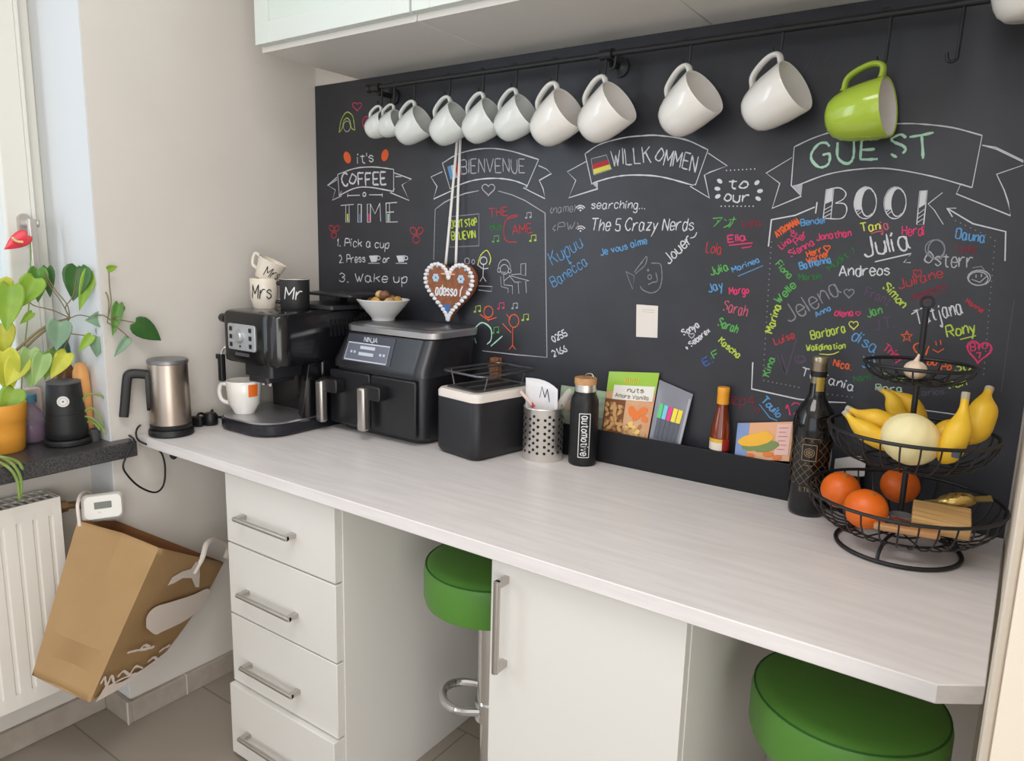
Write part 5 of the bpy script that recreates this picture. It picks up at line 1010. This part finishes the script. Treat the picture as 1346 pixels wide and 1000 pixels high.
# plugs and cables on the worktop
def plug(x, y, lab, s=1.0):
    c = V((x, y, HC + 0.0003)); m = M().lathe([(0, 0), (0.017 * s, 0), (0.019 * s, 0.004), (0.019 * s, 0.024), (0.014 * s, 0.032), (0, 0.033)], c, 20, cap0=False, cap1=False)
    m.tube(cat([c + V((0, 0, 0.026)), c + V((-0.012, 0.014, 0.034)), c + V((-0.03, 0.02, 0.02))], 5), 0.004, 8)
    return tag(m.out('plug', blackpl, bevel=0.001), lab, 'plug', base=False)
plug(0.030, -0.396, 'round black plug lying beside the drip tray of the coffee machine')
pc2 = V((0.004, -0.450, HC + 0.0003)); m = M().loft([[pc2 + V((a * 0.8 - b * 0.5, a * 0.5 + b * 0.8, z)) for a, b in rrect(0.024, 0.010, 0.020, 0.011, 0.006, 4)] for z in (0, 0.026)])
tag(m.out('plug_adapter', blackpl, bevel=0.004), 'flat black plug adapter lying right behind the steel jug', 'plug', base=False)
tag(M().tube(cat([V((0.02, -0.43, HC + 0.022)), V((0.008, -0.41, HC + 0.03)), V((0.004, -0.37, HC + 0.012)), V((0.012, -0.30, HC + 0.005)), V((0.03, -0.20, HC + 0.004))], 6), 0.0032, 8).out('power_cable', cable_m), 'black cable running from the plugs behind the coffee machine', 'cable', base=False)
# cable from the frother hanging in a loop off the sill end
L = [at(121, 576, 2, 0.749), at(140, 572, 2, 0.7485), at(160, 569, 2, 0.7485), at(176, 577, 0, 0.027), at(172, 588, 0, 0.030), at(162, 611, 0, 0.030), at(168, 625, 0, 0.030), at(184, 640, 0, 0.030), at(204, 647, 0, 0.030), at(215, 637, 0, 0.030), at(217, 614, 0, 0.030), at(212, 595, 0, 0.030), at(200, 587, 0, 0.029), at(184, 580, 0, 0.028), at(179, 572, 0, 0.026), at(181, 562, 0, 0.018), at(190, 555, 2, HC + 0.010)]
tag(M().tube(cat(L, 6), 0.0024, 8).out('frother_cable', cable_m), 'thin black cable hanging in a loop from the end of the dark sill', 'cable', base=False)
# ------------------------------------------------------------------ things on the window sill
ZS = 0.7452
mf = at(90, 582, 2, ZS); mf = V((mf.x, mf.y, ZS)); fo = thing('milk_frother', 'matt black milk frother with a white round badge on the dark sill', 'milk frother', mf)
mb = mat('frother_black', (30, 31, 33), 0.5, spec=0.4)
M().lathe([(0, 0), (0.047, 0), (0.050, 0.003), (0.050, 0.010), (0.047, 0.014), (0, 0.015)], mf, 44, cap0=False, cap1=False).out('base', mb, fo)
M().lathe([(0, 0.0152), (0.040, 0.0152), (0.0435, 0.020), (0.0445, 0.035), (0.041, 0.075)], mf, 44, cap0=False).lathe([(0.0408, 0.0755), (0.0355, 0.146), (0.0345, 0.148), (0.031, 0.146), (0.030, 0.138), (0, 0.138)], mf, 44, cap1=False).out('body', mb, fo, smooth=50)
M().lathe([(0.0355, 0.1465), (0.036, 0.150), (0.033, 0.1515), (0.0, 0.1525)], mf, 44, cap1=False).out('lid', mat('frother_lid', (84, 84, 86), 0.4), fo)
ba = face_ang(mf) - 0.10; rb_ = 0.0388; m = M(); vs = [mf + V((rb_ * math.cos(ba), rb_ * math.sin(ba), 0.108))]
def badge(r_, off):
    q = []
    for k in range(20):
        a, z = ba + r_ * math.cos(2 * math.pi * k / 20) / 0.038, 0.108 + r_ * math.sin(2 * math.pi * k / 20); rr = 0.0408 - (z - 0.0755) * 0.0752 + off; q.append(mf + V((rr * math.cos(a), rr * math.sin(a), z)))
    return q
c0 = mf + V((0.0390 * math.cos(ba), 0.0390 * math.sin(ba), 0.108)); q = badge(0.0125, 0.0006); m.add([c0] + q, [(0, 1 + k, 1 + (k + 1) % 20) for k in range(20)]); bo = m.out('badge', mat('badge_white', (214, 212, 208), 0.4), fo)
m = M(); q = badge(0.0085, 0.0009); m.ribbon(q + q[:1], 0.0007, V((math.cos(ba), math.sin(ba), 0.05))); q = badge(0.0022, 0.0009); m.add(q, [tuple(range(20))]); m.out('badge_mark', mat('badge_grey', (96, 92, 90), 0.5), bo, smooth=0)
# purple bottle
pbx = at(45, 574, 2, ZS); pbc = V((-0.150, -0.748, ZS)); pbt = thing('plastic_bottle', 'clear round bottle of purple liquid with a blue cap on the sill', 'bottle', pbc)
M().lathe([(0, 0), (0.026, 0), (0.030, 0.004), (0.0315, 0.03), (0.030, 0.055), (0.022, 0.076), (0.013, 0.086), (0.012, 0.095)], pbc, 36, cap0=False).out('body', glassmat('bottle_clear', (226, 220, 230), 0.15), pbt, smooth=50)
M().lathe([(0, 0.004), (0.027, 0.005), (0.029, 0.03), (0.0285, 0.044), (0, 0.045)], pbc, 32, cap0=False, cap1=False).out('purple_liquid', mat('purple_liquid', (112, 66, 104), 0.3), pbt)
M().lathe([(0, 0.0955), (0.0155, 0.0955), (0.016, 0.098), (0.016, 0.112), (0.014, 0.115), (0, 0.1155)], pbc, 28, cap0=False, cap1=False).out('cap', mat('blue_cap', (84, 140, 166), 0.45), pbt)
# pale carton, green bottle, orange shape added to imitate a reflection behind
ct = M().box(-0.222, -0.185, -0.755, -0.705, ZS, ZS + 0.12); tag(ct.out('carton', mat('carton_pink', (224, 206, 200), 0.6), bevel=0.002), 'small pale pink carton standing behind the purple bottle', 'carton')
gbc = V((-0.150, -0.667, ZS)); gbt = thing('spray_bottle', 'brown bottle with dark green cap standing behind the black milk frother', 'bottle', gbc)
M().lathe([(0, 0), (0.028, 0), (0.029, 0.003), (0.029, 0.13), (0.022, 0.165), (0.013, 0.185), (0.013, 0.195)], gbc, 32, cap0=False).out('body', mat('bottle_brown', (112, 76, 44), 0.25), gbt, smooth=50)
M().lathe([(0.0, 0.1955), (0.019, 0.1955), (0.018, 0.22), (0.012, 0.245), (0.010, 0.256), (0, 0.258)], gbc, 24, cap0=False, cap1=False).out('cap', mat('bottle_green_cap', (48, 84, 74), 0.45), gbt)
obc = V((-0.088, -0.656, ZS)); obt = M().lathe([(0, 0), (0.018, 0), (0.0195, 0.004), (0.0195, 0.12), (0.017, 0.165), (0.011, 0.185), (0, 0.188)], obc, 32, cap0=False, cap1=False)
tag(obt.out('orange_reflection_shape', mat('reflection_orange', (222, 160, 92), 0.45), smooth=50), 'slim pale orange bottle against the window reveal', 'bottle')
# ------------------------------------------------------------------ pothos in an orange pot
ppc = V((-0.115, -0.822, ZS)); pp = thing('potted_plant', 'heart-leaved green plant in a ribbed orange pot on the sill', 'plant', ppc)
M().lathe([(0, 0), (0.040, 0), (0.0425, 0.003), (0.046, 0.04), (0.049, 0.072), (0.0505, 0.074), (0.0525, 0.108), (0.052, 0.111), (0.049, 0.111), (0.048, 0.10), (0, 0.098)], ppc, 44, cap0=False, cap1=False).out('pot', mat('pot_orange', (228, 158, 58), 0.45), pp, smooth=35)
M().lathe([(0.0, 0.0985), (0.046, 0.0985), (0.0, 0.103)], ppc, 24, cap0=False, cap1=False).out('soil', mat('soil', (58, 44, 34), 0.95), pp)
LG = [mat('leaf_' + n, c, 0.4, spec=0.45, noise=c2, scale=30) for n, c, c2 in (('lime', (140, 174, 58), (122, 160, 50)), ('green', (86, 136, 52), (74, 122, 46)), ('dark', (58, 104, 46), (50, 92, 42)), ('grey', (126, 156, 128), (112, 144, 116)), ('yellow', (198, 198, 66), (176, 182, 60)), ('pale', (150, 180, 112), (136, 168, 98)))]
for m_ in LG:
    b = m_.node_tree.nodes['Principled BSDF']; b.inputs['Transmission Weight'].default_value = 0.0
stem_m = mat('stem_olive', (122, 108, 72), 0.6)
def leaf(root, b, t, w, m_, X=-0.08, fold=0.35, droop=0.1, X2=None, name='leaf'):
    Bp, Tp = at(b[0], b[1], 0, X), at(t[0], t[1], 0, X if X2 is None else X2); ax = Tp - Bp; L_ = ax.length; d = ax.normalized()
    view = (CAM - Bp).normalized(); n_ = (view - d * view.dot(d)).normalized(); s_ = d.cross(n_); W = w * mpp(Bp) / 2
    prof = [(-0.10, 0.0, 0.45), (-0.04, 0.05, 0.78), (0.10, 0.1, 0.99), (0.25, 0.0, 1.0), (0.45, 0, 0.86), (0.65, 0, 0.60), (0.82, 0, 0.32), (0.94, 0, 0.11), (1.0, 0, 0.0)]
    vs = []; nx = 4
    for i, (u, _, ww_) in enumerate(prof):
        mid = max(u, 0.0) if i > 1 else 0.03 * i
        for j in range(-nx, nx + 1):
            f = j / nx; uu = mid * (1 - abs(f)) + u * abs(f) if i < 3 else u + 0.03 * (1 - abs(f)) * 0
            vs.append(Bp + d * (uu * L_) + s_ * (W * ww_ * f) + n_ * (-abs(f) ** 1.3 * W * ww_ * fold * -1 - droop * L_ * uu * uu))
    k = 2 * nx + 1
    o = M().add(vs, [(i * k + j, i * k + j + 1, (i + 1) * k + j + 1, (i + 1) * k + j) for i in range(len(prof) - 1) for j in range(k - 1)]).out(name, m_, root, smooth=60)
    md = o.modifiers.new('thick', 'SOLIDIFY'); md.thickness = 0.0005
    return o
def stem(root, pts, r=0.0016, X=-0.08, name='stem', m_=None):
    P = [at(p[0], p[1], 0, p[2] if len(p) > 2 else X) for p in pts]; return M().tube(cat(P, 5), r, 7).out(name, m_ or stem_m, root)
LV = [((14, 376), (8, 436), 34, 0, -.06), ((46, 366), (27, 404), 30, 0, -.07), ((50, 354), (50, 398), 24, 1, -.10), ((62, 352), (66, 392), 16, 2, -.11), ((103, 352), (96, 396), 34, 2, -.05), ((119, 357), (104, 409), 18, 0, -.04), ((107, 350), (116, 372), 12, 1, -.07), ((79, 423), (74, 461), 30, 3, -.04), ((136, 419), (112, 421), 22, 3, -.03), ((130, 396), (132, 412), 11, 2, -.05),
      ((120, 441), (103, 462), 13, 0, -.03), ((129, 443), (127, 470), 20, 3, -.03), ((131, 431), (131, 446), 10, 3, -.04), ((156, 400), (148, 442), 14, 1, .012), ((168, 445), (150, 469), 12, 3, .015), ((178, 424), (214, 449), 27, 2, 0.02), ((141, 354), (155, 350), 9, 0, .012),
      ((4, 462), (14, 520), 36, 4, -.10), ((28, 470), (8, 508), 30, 4, -.09), ((40, 460), (40, 512), 26, 5, -.08), ((58, 466), (44, 508), 22, 5, -.06), ((88, 464), (66, 498), 22, 4, -.05), ((2, 425), (6, 470), 30, 4, -.12), ((42, 411), (26, 426), 10, 0, -.08), ((20, 512), (4, 548), 30, 0, -.1), ((60, 462), (70, 470), 10, 5, -.08), ((72, 462), (58, 500), 16, 0, -.09), ((0, 366), (2, 400), 30, 4, -.1)]
for i, (b, t, w, mi, X) in enumerate(LV): leaf(pp, b, t, w, LG[mi], X, 0.25 + 0.2 * (i % 3) * 0.5, 0.06 + 0.05 * (i % 2))
for pts in ([(8, 522, -.115), (6, 500, -.11), (22, 470, -.10), (45, 446, -.09), (62, 432, -.08)], [(4, 520, -.115), (10, 476, -.10), (35, 448, -.09), (62, 428, -.08), (92, 418, -.06)]): stem(pp, pts, 0.0030)
for pts in ([(92, 418, -.06), (88, 400, -.06), (72, 380, -.07), (60, 360, -.09)], [(92, 418, -.06), (70, 408, -.06), (46, 402, -.07), (38, 396, -.07)], [(92, 418, -.06), (86, 404, -.06), (96, 388, -.05), (102, 356, -.05)], [(90, 414, -.06), (80, 396, -.06), (66, 376, -.08), (58, 358, -.08)], [(92, 418, -.06), (104, 414, -.05), (118, 416, -.04), (134, 414, -.01), (145, 420, .012)],
            [(118, 356, -.05), (130, 372, -.05), (140, 386, -.01), (143, 400, .01), (141, 424, .01)], [(145, 420, .012), (160, 421, .015), (178, 424, 0.02)], [(141, 424, .01), (156, 432, .012), (170, 444, .015)], [(143, 356, .012), (144, 376, .012), (146, 398, .012), (142, 418, .012)], [(88, 438, -.05), (104, 440, -.04), (124, 442, -.03)], [(156, 400, .012), (164, 404, .012), (158, 414, .012), (148, 418, .012)], [(120, 382, -.05), (132, 388, -.04), (138, 400, -.03)], [(90, 420, -.06), (92, 440, -.06), (82, 462, -.06)]): stem(pp, pts, 0.0013)
# red anthurium flower in front of the window handle
an = thing('anthurium_flower', 'red anthurium bloom on a thin stem in front of the window handle', 'flower', at(30, 560, 0, -0.17))
leaf(an, (36, 309), (5, 328), 20, mat('anthurium_red', (222, 60, 76), 0.3, spec=0.5), -0.17, -0.3, 0.0, name='spathe')
M().tube(cat([at(30, 318, 0, -0.163), at(22, 317, 0, -0.163), at(16, 312, 0, -0.163)], 4), 0.0028, 8).out('spadix', mat('spadix_cream', (226, 206, 150), 0.5), an)
stem(an, [(36, 309, -.17), (40, 330, -.175), (38, 400, -.18), (30, 480, -.185), (26, 562, -.19)], 0.0014, m_=mat('stem_green_thin', (120, 146, 70), 0.6))
# spider plants: blades beside the frother and blades over the sill edge
spot = V((-0.045, -0.648, ZS))
blade_m = mat('blade_green', (122, 146, 74), 0.5)
def blade(root, pts, w=0.005):
    P = cat([at(*p[:2], 0, p[2]) for p in pts], 5); m = M(); n_ = []
    o = m.ribbon(P, w, [(CAM - p).normalized() for p in P], taper=0.3).out('blade', blade_m, root, smooth=60); md = o.modifiers.new('thick', 'SOLIDIFY'); md.thickness = 0.0004
sp = thing('grass_plant', 'thin curved green blades rising behind the black milk frother', 'plant', spot)
M().lathe([(0, 0), (0.009, 0), (0.012, 0.03), (0.011, 0.03), (0, 0.026)], (-0.048, -0.652, ZS), 20, cap0=False, cap1=False).out('pot', mat('grey_pot', (70, 70, 70), 0.8), sp)
for pts in ([(112, 572, -.06), (108, 530, -.05), (118, 518, -.04), (134, 521, -.03), (151, 534, -.02)], [(112, 572, -.06), (110, 545, -.05), (120, 536, -.04), (130, 546, -.03), (137, 566, -.02)], [(112, 572, -.06), (108, 550, -.05), (120, 549, -.03), (134, 562, -.02), (139, 572, -.01)], [(113, 572, -.06), (112, 556, -.05), (124, 556, -.03), (132, 566, -.02)]): blade(sp, pts)
s2 = thing('spider_plant', 'narrow green blades arching down over the sill edge at the far left', 'plant', (-0.1, -0.935, ZS))
M().lathe([(0, 0), (0.03, 0), (0.036, 0.05), (0.034, 0.05), (0, 0.045)], (-0.12, -0.935, ZS), 28, cap0=False, cap1=False).out('pot', mat('terracotta', (170, 100, 66), 0.8), s2)
for pts in ([(-60, 600, -.1), (-20, 596, -.03), (12, 606, 0.03), (27, 628, 0.04), (27, 656, 0.045)], [(-60, 600, -.1), (-20, 602, -.03), (8, 612, 0.03), (22, 630, 0.04), (26, 660, 0.045)], [(-60, 604, -.1), (-30, 596, -.03), (0, 600, 0.03), (22, 606, 0.035), (31, 618, 0.04)]): blade(s2, pts, 0.006)
# ------------------------------------------------------------------ radiator with valve and thermostat
rad_m = mat('radiator_white', (226, 222, 214), 0.35, spec=0.45)
rd = thing('radiator', 'white ribbed panel radiator in the niche under the window', 'radiator', (-0.06, -1.2, 0.15))
y0, y1, z0, z1 = -1.75, -0.752, 0.160, 0.632
m = M(); pitch = 0.0333; ny = int((y1 - y0 - 0.03) / pitch); prof = [(y1, -0.0255), (y1 - 0.014, -0.0255)]
for k in range(ny):
    yy = y1 - 0.015 - k * pitch; prof += [(yy - 0.001, -0.0255), (yy - 0.004, -0.0290), (yy - 0.009, -0.0290), (yy - 0.012, -0.0255)]
prof += [(y0, -0.0255)]
zs_ = [(z0, 0), (z0 + 0.035, 0), (z0 + 0.045, 1), (z1 - 0.045, 1), (z1 - 0.035, 0), (z1, 0)]
vs = []
for z, on in zs_:
    for yy, x in prof: vs.append((x if on else -0.0255, yy, z))
k = len(prof); m.add(vs, [(i * k + j, i * k + j + 1, (i + 1) * k + j + 1, (i + 1) * k + j) for i in range(len(zs_) - 1) for j in range(k - 1)])
m.box(-0.036, -0.030, y0, y1, z0, z1); m.out('front_panel', rad_m, rd, smooth=25)
B(-0.105, -0.095, y0, y1, z0, z1).out('rear_panel', rad_m, rd)
M().box(-0.105, -0.0255, y1, y1 + 0.002, z0 + 0.01, z1 + 0.004).out('side_cover', rad_m, rd, bevel=0.0008)
m = M().box(-0.105, -0.102, y0, y1, z1, z1 + 0.004).box(-0.030, -0.0255, y0, y1, z1, z1 + 0.004).box(-0.068, -0.064, y0, y1, z1, z1 + 0.004)
yy = y1 - 0.004
while yy > y0: m.box(-0.104, -0.028, yy - 0.004, yy, z1, z1 + 0.0038); yy -= 0.0165
m.out('top_grille', rad_m, rd, smooth=0)
B(-0.094, -0.037, y0 + 0.02, y1 - 0.01, z0 + 0.02, z1 - 0.03).out('convector', mat('radiator_inner', (120, 116, 110), 0.6), rd, smooth=0)
M().box(-0.1249, -0.105, -1.0, -0.96, 0.25, 0.60).box(-0.1249, -0.105, -1.5, -1.46, 0.25, 0.60).out('wall_bracket', rad_m, rd)
brass = mat('brass_valve', (150, 120, 84), 0.4, 0.8)
M().tube([(-0.060, -0.7495, 0.598), (-0.060, -0.718, 0.598)], 0.009, 12).lathe([(0.014, -0.008), (0.014, 0.008)], (-0.060, -0.732, 0.598), 6, axis=(0, 1, 0)).tube(cat([(-0.060, -0.722, 0.598), (-0.045, -0.708, 0.600), (-0.02, -0.70, 0.600)], 4), 0.009, 12).tube([(-0.060, -0.725, 0.598), (-0.085, -0.722, 0.59), (-0.1249, -0.722, 0.59)], 0.007, 10).out('valve', brass, rd)
thc = V((0.012, -0.688, 0.600)); th = thing('thermostat', 'white electronic thermostat head with a grey display on the radiator valve', 'thermostat', thc)
vd = (CAM - thc); vd.z = 0.62; vd.normalize(); thx = V((0.42, 0.91, 0)).normalized(); thz = vd.cross(thx).normalized() * -1
if thz.z < 0: thz = -thz
thn = thx.cross(thz); thn = thn if thn.dot(CAM - thc) > 0 else -thn
m = M().loft([[thc + thx * a + thz * b + thn * d for a, b in rrect(0.012, 0, hx_, hz_, 0.012, 5)] for d, hx_, hz_ in ((-0.034, 0.036, 0.024), (-0.028, 0.044, 0.032), (0.016, 0.044, 0.032), (0.026, 0.038, 0.026))])
tb = m.out('body', mat('thermostat_white', (224, 222, 216), 0.4), th, smooth=40)
m = M().loft([[thc + thx * (a + 0.012) + thz * (b + 0.004) + thn * d for a, b in rrect(0, 0, 0.018, 0.008, 0.002, 3)] for d in (0.0255, 0.0268)]); m.out('display', mat('lcd_grey', (96, 100, 92), 0.3), th)
m = M().loft([[thc + thx * (0.004 + 0.008 * k + a) + thz * (b - 0.012) + thn * d for a, b in rrect(0, 0, 0.0028, 0.0018, 0.001, 2)] for d in (0.0255, 0.0264) for k in (0,)]); m.out('button', mat('button_pale', (200, 198, 194), 0.5), th)
# ------------------------------------------------------------------ paper carrier bag hanging from the thermostat
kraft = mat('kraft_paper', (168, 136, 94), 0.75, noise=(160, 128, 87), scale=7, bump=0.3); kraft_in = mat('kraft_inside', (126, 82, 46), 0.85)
bg_ = thing('paper_bag', 'brown paper carrier bag with a white whale print hanging beside the radiator', 'bag', at(90, 900, 0, 0.15))
PA, PB, PC = at(102, 684, 0, 0.045), at(209, 720, 0, 0.170), at(294, 739, 0, 0.035)
PD, PE = at(42, 887, 0, 0.055), at(118, 923, 0, 0.150)
PG = at(219, 856, 0, 0.045); PR = PC.lerp(PG, 0.62)
PH = at(152, 684, 0, 0.006); PK = PD + (PG - PE) * 0.9
PH.x = max(PH.x, 0.0); PK.x = max(PK.x, 0.0)
def grid(corn, nu, nv, fn=None):                       # corn: tl,tr,br,bl
    return [[(lambda p: p + fn(i / nu, j / nv) if fn else p)(corn[0].lerp(corn[1], i / nu).lerp(corn[3].lerp(corn[2], i / nu), j / nv)) for i in range(nu + 1)] for j in range(nv + 1)]
def gmesh(m, g):
    k = len(g[0]); return m.add([p for r_ in g for p in r_], [(j * k + i, j * k + i + 1, (j + 1) * k + i + 1, (j + 1) * k + i) for j in range(len(g) - 1) for i in range(k - 1)])
n1 = (PB - PA).cross(PD - PA).normalized(); n1 = n1 if n1.dot(CAM - PA) > 0 else -n1
n2 = (PC - PB).cross(PE - PB).normalized(); n2 = n2 if n2.dot(CAM - PB) > 0 else -n2
f1 = lambda u, v: n1 * (-0.034 * (1 - abs(2 * u - 1)) * max(0, 1 - v / 0.72) + 0.004 * max(0, 1 - abs(v - 0.70) / 0.05) * math.sin(math.pi * u) - 0.012 * max(0, 1 - abs(v - 0.86) / 0.12) * (1 - abs(2 * u - 1)) + 0.004 * math.sin(v * 9 + u * 4) * math.sin(math.pi * u))
f2 = lambda u, v: n2 * (0.006 * math.sin(v * 6 + u * 2) * math.sin(math.pi * u) - 0.004 * math.sin(math.pi * v) * 0) + V((0.0, 0.014, 0.0)) * (u * math.sin(math.pi * v) ** 1.0)
m = M(); g1 = grid((PA, PB, PE, PD), 16, 20, f1); g2 = grid((PB, PC, PG, PE), 12, 20, f2); gmesh(m, g1); gmesh(m, g2)
gmesh(m, grid((PC, PH, PK, PG), 6, 20, lambda u, v: V((0.0, 0.014, 0.0)) * ((1 - u) * math.sin(math.pi * v)))); gmesh(m, grid((PH, PA, PD, PK), 6, 20)); gmesh(m, grid((PD, PE, PG, PK), 4, 4))
bm_ = m.out('bag_body', [kraft, kraft_in], bg_, smooth=0)
me = bm_.data; b2 = bmesh.new(); b2.from_mesh(me); bmesh.ops.remove_doubles(b2, verts=b2.verts, dist=0.0005); bmesh.ops.recalc_face_normals(b2, faces=b2.faces); b2.to_mesh(me); b2.free()
cen = (PA + PC + PD + PG) / 4
me.update(); flip = sum((p.normal.dot(p.center - cen) > 0) for p in me.polygons) < len(me.polygons) / 2
if flip: me.flip_normals()
me.shade_smooth(); me.set_sharp_from_angle(angle=R(11))
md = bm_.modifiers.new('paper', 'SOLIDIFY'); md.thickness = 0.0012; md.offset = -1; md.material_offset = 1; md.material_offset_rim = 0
whale = mat('print_white', (226, 214, 204), 0.75)
def g2p(px, py):                                        # point on the printed face (photo pixel -> face plane), just in front
    d = (right * ((px - W0 / 2) / F) + down * ((py - H0 / 2) / F) + fwd); q = CAM + d * ((PB - CAM).dot(n2) / d.dot(n2)); return q + n2 * 0.009
def shape(pts, name, m_, par, sm=True):
    P = [g2p(*p) for p in (sm2(pts + pts[:1], 4)[:-1] if sm else pts)]; m = M(); c = sum(P, V()) / len(P); m.add(P, [tuple(range(len(P)))]); return m.out(name, m_, par, smooth=0)
shape([(188, 823), (189, 808), (200, 796), (222, 789), (250, 780), (268, 772), (272, 778), (262, 795), (248, 808), (232, 818), (210, 828), (200, 832)], 'whale_body_print', whale, bg_)
shape([(216, 768), (222, 757), (236, 749), (247, 746), (254, 736), (258, 740), (259, 752), (258, 770), (253, 770), (248, 758), (236, 758), (226, 764)], 'whale_tail_print', whale, bg_, False)
m = M()
for pts in ([(163, 856), (175, 853), (188, 851), (199, 848)], [(180, 852), (186, 846), (193, 848)], [(205, 855), (212, 850), (220, 846)], [(128, 897), (133, 888), (136, 900), (142, 886), (146, 896)], [(130, 906), (142, 898), (156, 890), (172, 884), (190, 878)], [(150, 888), (158, 880), (166, 884), (174, 874), (184, 876)], [(190, 868), (198, 862), (204, 866)]):
    m.ribbon([g2p(*p) for p in sm2(pts, 5)], 0.006, n2, 0.4)
m.out('print_marks', whale, bg_, smooth=0)
shape([(121, 921), (134, 900), (160, 893), (205, 866), (214, 862), (180, 885), (150, 905)], 'print_band', whale, bg_, False)
strap = mat('strap_white', (224, 214, 206), 0.7)
def strap_r(P, w, nn):
    Q = cat(P, 6); m = M().ribbon(Q, w, [(CAM - q_).normalized() for q_ in Q], taper=1); o = m.out('handle', strap, bg_, smooth=60); md = o.modifiers.new('thick', 'SOLIDIFY'); md.thickness = 0.0012
strap_r([g2p(250, 752), g2p(262, 731), at(272, 714, 0, 0.09), at(284, 709, 0, 0.075), at(297, 714, 0, 0.055), at(300, 722, 0, 0.04), at(296, 734, 0, 0.035)], 0.013, [n2] * 0 or n2)
strap_r([PA + V((0.004, 0.002, -0.02)), at(102, 668, 0, 0.045), at(103, 658, 0, 0.035), at(106, 650, 0, 0.01), at(114, 646, 0, -0.03), at(122, 652, 0, -0.045)], 0.007, n1)
